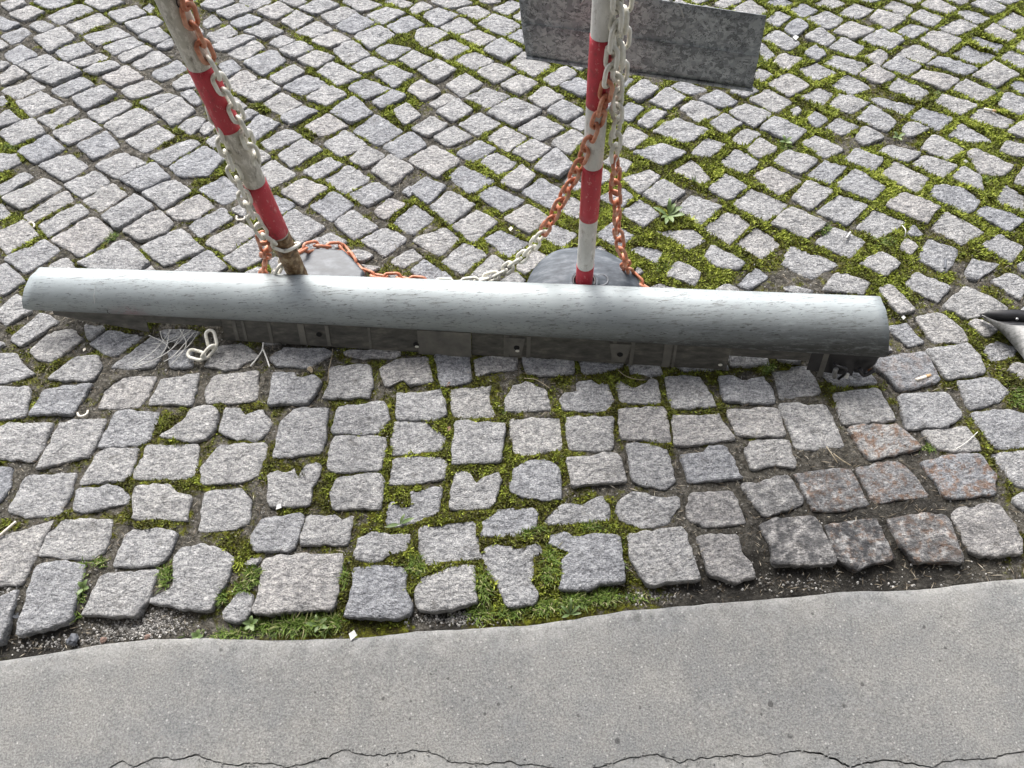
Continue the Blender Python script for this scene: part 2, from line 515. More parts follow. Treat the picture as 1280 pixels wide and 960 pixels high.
# ------------------------------------------------------------------ cobblestone outlines
# Top-face outlines as seen in the photograph, in fifths of a photo pixel from each tile's corner; every point is taken
# down to the ground plane, so each stone gets its true place and size on the pavement.
TILES = {
(0, 0): """0 20 130 -20 150 20 60 60;60 85 190 42 270 75 150 130;210 10 300 -20 460 5 320 60;305 95 500 25 575 65 370 145;530 15 620 -20 770 10 640 60
415 150 610 75 680 125 510 205;680 80 840 35 905 80 750 135;785 145 960 95 1010 140 870 205;-20 150 0 95 120 150 20 185;180 160 270 130 340 170 265 205
5 220 140 170 190 205 75 270;220 240 380 165 460 235 305 320;530 225 720 160 800 215 610 275;870 230 990 175 1060 235 960 270;-30 280 0 245 50 280 0 310
10 335 120 265 235 335 90 400;340 320 510 255 580 310 410 380;640 285 820 225 890 270 720 335;970 290 1070 240 1090 290 1010 305;110 400 280 335 365 380 190 450
440 385 620 325 680 350 510 415;730 345 890 280 950 310 790 385;820 390 980 310 1060 370 880 430;-30 410 0 370 60 400 0 430;-10 470 80 410 170 460 10 530
190 470 390 385 510 450 330 530;515 430 690 370 755 410 590 465;945 450 1100 370 1160 430 1010 500;640 480 790 405 890 480 740 540;5 555 190 490 280 535 95 610
320 560 510 475 575 525 400 600;1070 520 1170 455 1240 530 1110 560;755 560 930 500 1005 550 840 615;455 610 640 540 720 585 540 680;-30 630 10 590 45 630 0 660
105 635 250 570 380 635 190 720;865 630 1040 580 1110 600 940 680;1120 590 1200 550 1260 640 1220 660;550 700 750 615 820 660 630 760;-20 740 50 690 125 745 -10 795
230 735 430 655 490 690 330 795;970 690 1120 615 1210 690 1075 780;650 775 860 675 985 745 750 855;1085 790 1220 715 1300 740 1200 855;0 830 195 740 270 830 75 905
335 825 520 735 620 795 430 895;795 875 980 780 1090 850 900 945;485 900 660 815 740 910 580 990;95 940 300 840 410 930 220 1020;935 970 1180 865 1250 900 1040 1030;880 40 930 10 970 40 940 75""",
(256, 0): """-30 40 60 -20 190 5 60 65;200 0 330 -30 430 0 300 50;75 75 215 25 290 60 150 115;320 70 460 5 560 60 430 120;460 0 560 -20 650 10 570 40
590 45 740 -10 835 30 690 85;860 5 1000 -20 1110 30 970 70;1120 10 1200 -30 1310 20 1240 45;-20 140 40 85 105 130 20 170;150 135 280 85 355 120 220 180
480 130 570 70 670 110 560 180;730 95 870 40 950 75 800 150;1010 95 1130 45 1250 80 1110 150;245 185 380 135 490 190 370 235;10 215 150 150 210 200 70 260
565 195 700 130 795 180 670 235;825 160 950 90 1060 145 920 205;1140 155 1280 95 1370 150 1220 210;45 285 240 215 310 235 130 320;390 260 480 205 570 245 470 300
935 220 1080 160 1190 215 1040 305;665 255 800 190 910 240 780 300;145 325 310 250 365 295 230 370;460 310 600 255 690 300 550 365;800 310 920 255 1030 335 890 395
1060 310 1160 270 1290 300 1160 365;245 385 420 310 500 375 370 465;580 370 690 310 810 360 690 425;915 410 1040 345 1155 395 990 455;85 400 160 370 225 415 140 480
150 490 240 430 325 485 180 565;710 445 800 390 970 470 830 530;410 475 550 400 615 445 480 525;1060 460 1160 405 1300 465 1180 545;495 540 640 460 760 520 600 590
205 570 370 495 465 550 330 635;895 545 1000 490 1160 550 1000 615;635 610 760 535 890 590 760 665;365 640 480 575 600 640 470 705;150 600 200 610 260 655 200 690
1045 630 1170 560 1255 600 1110 675;790 690 930 605 1045 705 920 765;470 730 600 660 700 690 550 775;210 720 270 685 335 705 250 755;1180 690 1260 645 1350 710 1250 775
260 790 340 720 460 770 310 875;625 785 770 705 885 780 730 845;-50 810 10 740 75 790 0 850;930 815 1070 715 1230 815 1080 900;345 890 520 795 610 850 420 940
0 880 60 835 110 870 60 930;745 895 870 810 1010 900 850 975;450 960 610 860 735 935 535 1040;1110 910 1290 815 1390 900 1230 985""",
(512, 0): """-10 55 70 5 150 35 40 90;140 0 260 -30 390 10 250 50;80 95 180 45 305 85 175 160;300 60 430 30 505 70 420 120;430 0 480 -30 580 0 500 20
525 45 630 -5 710 30 610 85;640 100 700 65 760 100 690 130;435 150 530 90 690 160 590 220;190 165 310 105 420 160 300 220;35 230 60 180 160 170 235 215 90 290
310 230 420 180 545 240 440 285;610 230 700 185 760 220 720 285;120 295 260 240 370 305 240 365;460 310 570 240 705 310 600 380;-60 370 20 320 140 365 20 425
280 375 400 320 535 380 410 440;640 390 720 320 890 400 770 470;55 430 170 370 285 430 160 505;420 450 530 390 665 450 540 525;840 490 970 415 1045 465 900 535
220 530 350 450 465 520 330 610;575 525 680 465 800 520 690 590;945 535 1050 485 1150 540 1080 605;-10 555 70 500 190 570 80 625;120 640 225 580 290 615 170 670
340 610 480 545 640 600 490 675;745 605 840 540 960 605 840 670;165 690 300 620 395 685 270 760;495 700 650 615 815 690 650 780;860 690 960 630 1085 690 980 755
315 770 440 700 565 770 430 840;10 800 130 720 240 775 120 860;680 800 820 725 960 800 820 870;1005 770 1090 710 1150 760 1080 810;145 850 270 775 395 850 240 915
485 860 600 785 725 860 610 940;890 890 1020 810 1090 860 1000 960;290 950 430 870 540 930 400 1010;650 950 770 875 880 930 760 1005""",
(768, 0): """370 30 400 -10 490 30 450 50;510 45 570 30 690 65 600 90;630 15 700 -30 800 0 690 50;740 55 850 -5 965 65 860 110;950 15 1030 -20 1130 10 1050 45
1090 65 1180 15 1280 65 1180 110;950 130 1020 65 1100 105 1020 165;1065 180 1140 115 1215 160 1130 225;930 240 1020 190 1155 270 1090 310;880 280 930 265 1000 340 940 385
985 385 1060 325 1180 365 1080 440;860 470 900 415 1000 460 920 505;960 520 1080 450 1225 530 1100 605;20 490 80 470 130 490 70 535;75 580 180 495 270 555 160 630
340 530 440 500 590 555 470 590;720 565 820 530 900 565 820 605;225 630 330 550 445 605 340 680;535 615 640 560 765 630 680 675;855 620 960 555 1105 635 1000 695
30 720 90 635 180 680 100 755;415 670 490 620 665 690 530 755;150 760 250 685 320 710 220 800;715 700 820 640 985 710 870 790;1105 680 1150 655 1170 690 1130 730
1205 740 1260 690 1340 740 1270 795;585 770 690 710 805 765 690 835;250 815 390 740 580 810 440 890;920 800 1000 730 1195 810 1110 885;35 880 90 785 210 850 110 935
730 865 820 795 915 835 820 905;480 960 580 860 700 895 600 980;835 930 910 865 1020 930 900 990""",
(1024, 0): """-30 25 50 -30 165 15 80 50;130 80 220 20 345 55 240 115;240 0 300 -30 390 5 300 15;405 40 470 0 590 50 540 100;500 -10 570 -40 650 0 580 20
640 35 720 -10 860 50 790 90;800 -10 880 -30 940 0 890 25;955 25 1030 -10 1165 50 1090 90;1080 -10 1200 -40 1270 -5 1180 25;-80 110 50 65 165 120 60 180
325 110 370 65 540 115 430 185;575 105 640 60 780 110 700 165;860 75 910 55 1090 105 980 150;1115 140 1220 60 1330 130 1230 185;95 190 200 130 345 185 220 240
490 195 570 145 685 185 580 235;740 180 870 120 1000 165 860 225;1040 195 1090 150 1240 215 1170 260;-80 220 0 170 105 235 40 285;270 250 390 180 525 250 440 305
645 240 720 190 885 250 780 320;70 290 150 235 280 290 220 345;935 240 990 220 1150 280 1110 325;1220 300 1270 250 1350 290 1270 325;490 330 600 270 740 325 650 390
835 335 930 275 1110 350 1000 400;-100 330 -20 280 50 345 -10 385;285 345 380 305 440 345 380 405;45 395 110 340 300 400 220 460;1135 360 1200 315 1340 380 1260 425
690 390 760 340 985 425 900 465;405 410 490 350 630 410 550 465;-140 430 -20 385 120 450 -20 505;970 470 1090 385 1240 465 1110 535;255 465 340 410 470 480 380 525
585 480 660 435 870 490 790 560;1195 530 1240 495 1330 540 1270 580;90 525 180 465 330 540 200 585;840 555 920 500 1100 575 1020 625;435 545 500 485 695 565 620 625
-110 600 -10 540 90 575 30 650;65 655 130 580 310 640 200 705;730 635 780 590 985 655 880 710;1130 650 1170 575 1330 640 1260 715;305 610 380 600 600 650 530 710
245 740 330 655 480 755 420 820;940 735 1030 670 1225 745 1150 800;570 735 650 670 845 735 750 820;45 790 110 730 245 785 150 840;515 810 560 755 700 805 560 860
820 850 890 770 1085 880 950 890;1175 820 1280 755 1370 810 1290 855;230 860 270 800 405 860 290 905;-110 890 -20 835 155 930 40 985;640 920 720 840 900 930 800 1000""",
(0, 180): """-20 60 100 60 130 110 0 170;235 125 440 60 550 140 395 230;600 135 770 55 905 115 735 210;1055 140 1280 10 1400 90 1300 195 1130 200;-20 250 140 170 200 200 10 320
15 335 270 210 380 270 140 405;395 250 590 165 690 235 510 335;760 220 960 120 1055 205 885 290;145 440 390 290 445 350 200 480;515 345 700 255 785 315 620 415
890 305 1080 220 1190 290 1020 400;-40 420 0 365 65 435 0 465;650 450 840 325 950 400 740 525;240 495 480 375 545 430 310 570;1030 415 1250 300 1340 380 1220 470 1090 480
770 540 990 410 1080 490 1040 550 880 600;1170 500 1390 400 1445 470 1250 575;325 590 580 460 690 550 510 695;-40 560 140 480 230 570 40 680;885 640 1120 530 1265 655 1030 755
25 710 270 600 370 670 160 805;490 750 780 600 930 745 780 850;290 755 400 695 480 770 400 830;-80 800 20 730 150 850 0 940;1085 800 1300 665 1410 765 1300 850;880 810 940 760 980 800 930 840""",
(256, 180): """290 30 330 20 410 75 340 115;905 95 1010 20 1125 70 1000 145;330 160 420 95 565 190 420 260;615 160 770 85 855 130 700 215;1040 160 1160 70 1300 150 1170 250
-40 280 120 190 235 320 110 370;485 295 620 215 760 270 610 375;750 210 900 130 1030 215 880 300;905 310 1060 235 1165 300 1020 385;380 370 410 300 560 375 470 450
660 385 800 295 925 370 790 470;1225 300 1280 250 1310 300 1280 335;1060 420 1160 330 1255 380 1130 465;470 480 560 415 745 520 590 620;810 490 930 415 1070 520 930 590
160 400 230 370 260 430 230 450;5 610 220 490 320 560 130 680;975 600 1130 515 1265 590 1130 695;620 640 780 560 880 610 740 700;120 710 330 575 400 690 230 780
890 680 960 655 1060 690 980 740;1150 730 1290 640 1370 700 1230 775;960 740 1000 750 1110 770 1030 805;85 815 135 790 180 815 130 830;240 810 330 765 400 800 330 850
400 720 450 695 490 760 420 820;1140 820 1180 805 1230 830 1180 850""",
(512, 180): """0 100 150 15 305 100 170 200;435 110 540 45 670 120 560 190;785 150 910 35 1015 130 930 205;250 205 330 140 525 225 375 305;565 230 700 130 790 195 690 290
-20 280 100 195 245 265 110 390;700 300 830 205 980 300 890 400;965 240 1010 190 1080 250 1040 290;430 320 530 255 705 345 580 415;125 390 250 295 405 375 250 500
940 410 1010 325 1100 380 1050 465;600 460 740 380 865 450 750 555;-95 490 30 375 150 465 20 560;265 520 420 420 555 485 400 615;840 580 900 500 1045 560 950 645
15 595 220 520 310 590 190 695;460 585 560 530 755 610 620 705;205 730 340 615 475 690 330 800;390 810 510 695 600 750 480 860;670 760 780 650 860 700 730 810
0 790 90 710 270 830 150 900;540 880 660 800 715 860 640 920;300 870 340 830 400 850 360 880;970 670 1030 630 1100 650 1050 690;1150 640 1190 620 1260 690 1200 700""",
(700, 180): """465 55 620 0 780 55 640 130;720 170 830 90 945 215 880 240;265 110 330 70 450 110 400 180;395 215 560 165 625 205 500 315;520 320 640 225 780 295 660 390
250 330 390 270 455 330 380 390;1010 120 1100 30 1240 110 1150 180;930 275 1030 190 1165 265 1050 345;740 400 830 325 1005 385 880 495;380 420 500 345 620 440 520 515
905 520 1060 425 1185 500 1060 620;585 535 640 535 840 530 915 600 800 665 700 590;230 570 330 485 460 570 360 640;435 650 500 625 645 660 600 740;465 790 490 760 520 800 490 815
670 820 740 730 880 800 840 885;910 700 960 635 1150 745 1100 785 980 770;550 900 620 870 730 905 640 950;970 910 1050 870 1120 915 1040 950""",
(850, 180): """595 105 680 35 860 95 750 180;1035 95 1110 30 1265 90 1210 165;470 190 570 140 760 225 620 310;800 190 910 95 1045 140 940 250;340 375 450 280 665 375 540 475
710 330 800 225 955 290 820 405;990 260 1090 160 1280 260 1200 345;870 420 1000 320 1170 385 1040 500;580 495 700 400 905 495 780 585;360 620 480 515 570 570 625 620 510 710
1115 515 1220 410 1410 490 1240 585;855 615 970 520 1150 610 1060 705;650 750 700 640 985 745 820 830;370 870 480 765 550 830 440 905;905 910 990 800 1185 860 1150 930
1130 745 1250 680 1375 745 1280 825;650 900 700 880 840 915 740 950""",
(1024, 180): """375 45 440 0 635 60 550 115;930 60 985 35 1200 130 1150 190 1010 175;585 125 660 65 865 135 770 215;1140 40 1180 -20 1330 10 1280 80;400 190 480 110 675 215 600 300
835 210 900 145 1010 200 1030 290 960 265;1225 240 1280 140 1350 200 1290 260;1115 345 1175 250 1290 320 1290 420;705 320 740 260 900 275 1000 350 930 430;425 385 530 310 740 390 660 490
995 440 1040 385 1280 465 1180 545;715 515 800 420 1025 550 890 620;550 560 590 505 650 560 600 580;510 650 540 580 615 640 570 695;1030 630 1130 560 1275 640 1200 735
625 710 690 595 875 660 790 800;915 800 960 720 1130 745 980 850;1085 850 1190 805 1330 870 1250 960;540 880 620 800 810 890 740 980;375 910 440 880 600 1030 500 1060
790 1010 920 895 1060 955 1170 1030 930 1085;1240 750 1280 730 1320 760 1290 800""",
(1024, 370): """615 130 760 110 900 220 920 275 720 285;430 190 550 165 655 285 560 310;400 340 440 290 465 340 420 360;930 165 1010 145 1110 215 1040 260
1030 320 1120 280 1240 320 1220 370 1100 405;670 335 930 300 1000 370 1030 480 810 515;1180 460 1220 420 1310 440 1280 530;345 430 400 390 640 360 740 530 510 580
870 530 1100 510 1190 600 1130 660 950 710;0 455 250 405 350 540 120 560;100 610 370 575 470 765 160 795;510 620 790 605 890 740 800 810 560 830;960 730 1180 710 1320 740 1330 940 1100 945
645 850 920 815 1005 960 860 975 740 945;195 820 475 805 620 945 320 1020""",
(768, 370): """690 340 930 340 960 430 740 440;1010 345 1160 350 1160 420 1030 410;360 395 650 390 705 455 440 470;70 400 270 390 300 490 110 490
5 535 30 525 120 575 200 545 220 515 270 530 295 675 30 665;320 505 530 510 635 690 360 700;645 500 730 490 820 530 930 500 1010 600 1010 680 670 665;990 460 1200 430 1300 600 1040 635
40 710 310 695 345 910 50 880;375 745 540 755 640 740 740 890 390 930;715 715 1010 705 1060 870 780 870;1030 665 1330 685 1435 940 1150 955""",
(512, 370): """165 370 355 370 380 530 200 555;410 390 600 360 670 360 665 460 520 475 415 505;720 380 1000 385 1015 480 860 495 740 480;1070 385 1290 385 1330 430 1200 480 1090 475
-80 600 60 610 200 585 235 740 160 780 -80 770;250 610 290 580 515 560 490 630 550 765 275 755;595 640 650 550 740 530 860 590 885 710 600 720
940 650 960 595 1050 590 1040 530 1130 520 1180 550 1240 525 1275 640 1240 720 960 710;-80 790 100 795 215 880 180 960 -100 985;300 790 590 810 560 1030 275 1045
610 770 700 760 950 750 960 970 740 990 650 985;995 760 1260 760 1260 950 1005 950""",
(256, 370): """10 430 80 320 220 300 325 375 170 455;400 390 500 325 740 320 800 355 640 445 450 440;850 350 900 330 1220 330 1200 380 990 390 900 375;0 580 60 500 330 470 330 640 270 665 10 670
390 680 430 480 560 480 590 515 690 490 730 540 640 680;725 640 780 540 770 440 950 420 1040 430 1050 570 1030 635;90 850 130 705 220 700 250 740 350 705 415 780 400 840 330 905 190 895
425 1015 470 790 560 705 770 700 755 900 720 980 590 1000;790 860 840 700 1130 660 1155 770 1080 855 960 870;1090 450 1180 400 1390 380 1430 540 1270 555 1240 520 1130 575""",
(0, 370): """-30 110 100 -10 190 90 40 180;75 260 250 110 355 165 130 305;180 345 270 240 370 205 440 200 520 265 320 410 240 395;530 190 640 190 650 215 560 275;570 290 690 215 880 245 720 365 640 355
700 440 930 260 1040 290 960 440 850 450;1000 210 1130 200 1250 220 1150 290 1040 270;290 520 470 380 610 370 640 440 580 525 430 530;-60 350 100 355 150 430 220 480 120 530 -40 550
-30 270 20 290 30 310 -20 320;-80 560 190 575 150 750 -80 775;170 745 280 590 420 560 585 545 490 680 460 740;600 695 640 580 760 500 985 490 920 620 880 690 690 705
920 680 1010 510 1100 505 1240 480 1200 690 1080 670;-60 870 0 820 50 790 325 790 260 950 210 1030 -60 1010;370 790 460 770 665 765 600 920 550 1000 220 1085 280 960
610 940 730 720 990 730 930 900 860 930;990 870 1130 790 1200 700 1320 690 1365 730 1340 840 1290 890 1200 915 1080 890""",
(0, 550): """-60 170 70 180 50 290 0 370 -60 400;35 450 150 225 470 205 440 330 370 465 200 485;480 280 600 80 680 50 870 45 820 220 760 260;840 240 920 40 1230 35 1200 220 1130 235
450 440 480 300 740 280 810 350 800 400 600 435 520 460;825 330 850 285 1050 275 1110 330 1200 350 1160 510 1030 495 830 500;-60 650 0 610 330 500 250 660 140 900 -60 910
235 720 300 590 390 500 700 495 690 580 650 700 560 750 400 740;700 790 790 580 840 555 990 550 1110 575 1040 740 960 790""",
(0, 650): """90 720 160 500 200 370 240 280 400 255 525 290 440 620 330 660;-60 520 100 455 80 560 0 745 -60 760;500 590 560 480 610 350 770 325 990 305 920 490 850 590 700 600
930 490 1080 420 1090 220 1140 170 1280 155 1380 180 1460 240 1410 400 1330 500 1310 560 1280 555 1150 550 940 510""",
(256, 650): """95 580 200 450 300 455 290 570 220 640 110 630;295 580 330 490 370 250 480 220 850 215 855 280 800 560 630 560 420 585
875 590 930 400 920 300 1100 285 1230 285 1260 340 1250 430 1290 500 1280 580 1200 610 910 605;240 280 290 230 350 230 330 280""",
(256, 550): """395 400 400 210 450 185 500 210 560 180 590 250 620 220 620 160 700 135 725 160 710 230 670 300 665 410 440 415;775 340 830 235 1090 210 1120 250 1100 440 950 430 800 440
-40 570 0 320 210 300 240 310 290 380 280 510 180 560;280 630 350 500 600 455 615 480 560 680 510 700 310 690;600 600 640 470 810 465 850 500 930 465 890 660 740 650 600 660
1145 280 1175 125 1200 105 1480 105 1515 140 1495 240 1280 280;1130 520 1150 370 1230 410 1290 405 1280 310 1340 310 1440 285 1480 300 1470 400 1450 460 1300 520 1200 550
915 720 970 600 1060 565 1160 590 1230 580 1290 600 1260 700 1150 720 1080 770 980 755;765 160 790 20 820 -20 1120 -20 1135 30 1100 190 800 205;-30 260 -20 170 100 30 380 20 390 70 330 230 220 260 0 280""",
(512, 550): """245 435 280 200 370 195 420 270 450 240 550 200 570 250 530 400 490 430;630 280 660 180 760 115 880 125 940 180 950 360 870 380 700 360 635 320
980 110 1090 110 1230 75 1300 90 1360 270 1120 275 1030 300 1005 230;845 530 850 480 960 395 1070 395 1200 340 1250 400 1255 500 1100 515;435 610 445 510 580 420 790 415 810 490 800 550 640 610
50 545 400 505 440 740 100 775 60 690""",
(512, 650): """455 230 470 170 520 150 710 170 800 140 840 200 770 240 790 330 760 380 810 460 780 520 620 540 580 480 530 380 490 330;30 420 100 350 280 290 400 280 415 510 300 550 140 570 50 550
875 150 880 90 980 75 1030 110 1180 85 1310 100 1325 250 1340 380 1180 400 1100 435 930 430 960 330 940 260 1000 200 960 170 900 170""",
(768, 550): """80 20 170 15 330 60 380 250 310 310 110 260;10 440 40 370 120 320 300 355 400 350 410 400 340 520 180 555 40 500;410 90 560 70 580 35 690 40 750 130 800 240 470 265
815 60 860 0 1090 -10 1130 110 1140 180 1020 155 860 190;450 440 470 330 740 315 820 520 570 545 470 500;780 270 900 260 1080 210 1190 360 1180 410 930 490
75 590 430 545 540 870 340 890 210 910 110 750;520 610 630 590 780 590 800 690 870 770 885 850 760 880 600 840;910 540 1000 490 1250 475 1300 550 1380 740 1370 770 1000 780 980 660""",
(1024, 550): """-140 215 190 185 300 400 80 440 -30 430;230 175 380 140 510 135 700 350 510 370 350 400 290 290;640 140 800 95 1000 85 1100 220 1090 340 800 370 750 290
1060 75 1200 70 1350 60 1350 290 1240 290 1150 180;1210 370 1250 330 1340 330 1340 450 1250 420;40 530 180 505 360 490 480 740 320 770 240 810 110 730
430 495 640 460 800 470 910 760 620 750 500 650;820 460 900 410 1110 395 1170 440 1280 620 1280 700 1100 720 960 700 890 580""",
}

def area(P):
    x, y = P[:, 0], P[:, 1]
    return 0.5 * np.sum(x * np.roll(y, -1) - y * np.roll(x, -1))

def sat_overlap(A, B):
    if np.any(A.max(0) < B.min(0)) or np.any(B.max(0) < A.min(0)):
        return False
    for P in (A, B):
        e = np.roll(P, -1, 0) - P
        n = np.stack([-e[:, 1], e[:, 0]], 1)
        pa, pb = A @ n.T, B @ n.T
        if np.any((pa.max(0) < pb.min(0)) | (pb.max(0) < pa.min(0))):
            return False
    return True

outlines = []
for (ox, oy), txt in TILES.items():
    for s in txt.replace('\n', ';').split(';'):
        v = [float(k) for k in s.split()]
        if len(v) < 6:
            continue
        pts = np.array([gp(ox + v[i] / 5, oy + v[i + 1] / 5)[:2] for i in range(0, len(v), 2)])
        if area(pts) < 0:
            pts = pts[::-1]
        c = pts.mean(0)
        outlines.append(c + (pts - c) * (1.15 if len(pts) < 6 else 1.04))
# two touching outlines give way to each other until a joint is left
for it in range(8):
    hit = 0
    cs = [o.mean(0) for o in outlines]
    for i in range(len(outlines)):
        for j in range(i):
            if abs(cs[i][0] - cs[j][0]) + abs(cs[i][1] - cs[j][1]) < 0.30 and sat_overlap(outlines[i], outlines[j]) \
                    and max(len(outlines[i]), len(outlines[j])) < 8:
                hit += 1
                for k in (i, j):
                    outlines[k] = cs[k] + (outlines[k] - cs[k]) * 0.982
    if not hit:
        break
# stones that the sill, posts and plate hide: laid like their neighbours into what is left free
random.seed(5)
def hidden(u, v):
    return (25 < u < 1112 and 338 < v < 452) or abs(u - (212 + 0.47 * v)) < 32 and v < 345 or (abs(u - 752 + 0.07 * v) < 40 and v < 350) \
        or (650 < u < 952 and v < 118) or (650 < u < 812 and 300 < v < 360) or (335 < u < 455 and 310 < v < 350)
for size in (0.050, 0.046, 0.042, 0.037, 0.031):
    for _ in range(2600):
        px, py = random.uniform(20, 1115), random.uniform(-5, 450)
        if not hidden(px, py):
            continue
        x, y = gp(px, py)[:2]
        an = R(38) if py < 400 else R(4)
        an += random.uniform(-.12, .12)
        ca, sa = math.cos(an), math.sin(an)
        w, h = size * random.uniform(0.9, 1.1), size * random.uniform(0.85, 1.05)
        q = np.array([(-w, -h), (w, -h), (w, h), (-w, h)]) + np.array([[random.uniform(-.006, .006) for _ in range(2)] for _ in range(4)])
        q = q @ np.array([[ca, sa], [-sa, ca]])
        big = q * 1.11 + (x, y)
        if any(abs(o[0, 0] - x) + abs(o[0, 1] - y) < 0.32 and sat_overlap(o, big) for o in outlines):
            continue
        outlines.append(q + (x, y))
NHID = 0
PXA = []
for o in outlines:
    u, v = project(np.c_[o, np.zeros(len(o))])
    PXA.append(abs(area(np.c_[u, v])))

# line of the cement edge (photo points taken to the ground), used by the slab and by the stones outside the view
EDGE_PX = [(-60, 832), (0, 825), (60, 815), (130, 803), (180, 798), (240, 796), (330, 799), (440, 797), (520, 787), (600, 784), (700, 775), (780, 763), (830, 757), (880, 753), (980, 745), (1050, 739), (1150, 735), (1210, 728), (1280, 721), (1340, 714)]
EDGE = np.array([gp(*p)[:2] for p in EDGE_PX])
def edge_y(x):
    a = (EDGE[-1, 1] - EDGE[0, 1]) / (EDGE[-1, 0] - EDGE[0, 0])
    y = np.interp(x, EDGE[:, 0], EDGE[:, 1])
    y = np.where(x < EDGE[0, 0], EDGE[0, 1] + (x - EDGE[0, 0]) * a, y)
    return np.where(x > EDGE[-1, 0], EDGE[-1, 1] + (x - EDGE[-1, 0]) * a, y)

# pavement goes on past the frame with setts of the same size
extra = []
ca, sa = math.cos(R(38)), math.sin(R(38))
for i in range(-70, 70):
    for j in range(-70, 70):
        a, b = i * 0.122, j * 0.118 + 0.03 * math.sin(i * 0.7)
        x, y = a * ca - b * sa, 1.6 + a * sa + b * ca
        if not (-3.0 < x < 3.0 and 0.2 < y < 4.2) or y < edge_y(x) + 0.10:
            continue
        u, v = project((x, y, 0))
        if -20 < u < 1300 and -14 < v < 860:
            continue
        w, h = random.uniform(0.042, 0.053), random.uniform(0.042, 0.052)
        q = np.array([(-w, -h), (w, -h), (w, h), (-w, h)]) + np.array([[random.uniform(-.006, .006) for _ in range(2)] for _ in range(4)])
        q = q @ np.array([[ca, sa], [-sa, ca]]) + (x, y)
        if any(abs(o[0, 0] - x) + abs(o[0, 1] - y) < 0.35 and sat_overlap(o, q) for o in outlines):
            continue
        extra.append(q)

def stone_shape(P, step, ident):
    """a hewn sett: rough outline, broken rim, uneven top. Returns verts, quad faces, cap, around z = 0."""
    rs = np.random.default_rng(ident)
    k = 0.10 if len(P) > 5 else 0.13
    Q = []
    for i in range(len(P)):
        a, b, c = P[i - 1], P[i], P[(i + 1) % len(P)]
        Q += [b + (a - b) * k, b * (1 - k * 0.30) + (a + c) * 0.5 * (k * 0.30), b + (c - b) * k]
    Q = np.array(Q)
    seg = np.linalg.norm(np.roll(Q, -1, 0) - Q, axis=1)
    L = np.r_[0, np.cumsum(seg)]
    n = max(12, int(L[-1] / step))
    s = np.linspace(0, L[-1], n, endpoint=False)
    QX = np.r_[Q, Q[:1]]
    O = np.c_[np.interp(s, L, QX[:, 0]), np.interp(s, L, QX[:, 1])]
    c = O.mean(0)
    nr = O - c
    nr /= np.linalg.norm(nr, axis=1)[:, None]
    amp = 0.0030
    jit = (fbm(O[:, 0] * 75 + ident, O[:, 1] * 75, 3) - 0.5) * 2 * amp + (rs.random(n) - 0.5) * 0.0030
    O = O + nr * jit[:, None]
    tx, ty = rs.normal(0, 0.016), rs.normal(0, 0.016)
    z0 = rs.normal(0, 0.0022)
    size = math.sqrt(abs(area(O)))
    rings = [(1.0, None, -0.055), (1.006, None, -0.013), (1.0, None, -0.0030), (1 - 0.0038 / size, None, -0.0004), (0.82, 1, 0.0), (0.56, 1, 0.0004), (0.28, 1, 0.0004)]
    V = []
    for f, top, dz in rings:
        p = c + (O - c) * f
        z = z0 + dz + (p[:, 0] - c[0]) * tx + (p[:, 1] - c[1]) * ty
        if dz > -0.04:
            z = z + (fbm(p[:, 0] * 30 + ident * 3.1, p[:, 1] * 30 - ident, 3) - 0.5) * (0.010 if dz > -0.01 else 0.004)
            z = z + (rs.random(n) - 0.5) * 0.0022
        V.append(np.c_[p, z])
    m = len(rings)
    V = np.concatenate(V)
    V = np.r_[V, [[c[0], c[1], V[-n:, 2].mean()]]]
    i = np.arange(n)
    j = (i + 1) % n
    F = [tuple(q) for r in range(m - 1) for q in np.c_[r * n + i, r * n + j, (r + 1) * n + j, (r + 1) * n + i].tolist()]
    F += [((m - 1) * n + a, (m - 1) * n + b, m * n) for a, b in zip(i.tolist(), j.tolist())]
    return V, F, c

STAIN = np.array(gp(1130, 650)[:2])
def stone_attrs(c, ident, n):
    rs = np.random.default_rng(ident + 5000)
    u, v = project((c[0], c[1], 0))
    tint = rs.beta(2.0, 1.7)
    if rs.random() < 0.06:
        tint = 0.12
    rust = 0.0
    for sx, sy in ((1072, 690), (1085, 610), (1160, 672), (1045, 612), (1105, 552), (1208, 590), (1130, 465)):
        if math.hypot(u - sx, v - sy) < 36:
            rust = 0.75 if sy != 465 else 0.3
    d = math.hypot((u - 1060) / 190, (v - 655) / 72)
    oil = float(np.clip(1.25 - d, 0, 0.95))
    return {'tint': np.full(n, tint), 'rust': np.full(n, rust), 'oil': np.full(n, oil)}

order = sorted(range(len(outlines)), key=lambda i: -PXA[i])
SINGLE = set(order[:300])

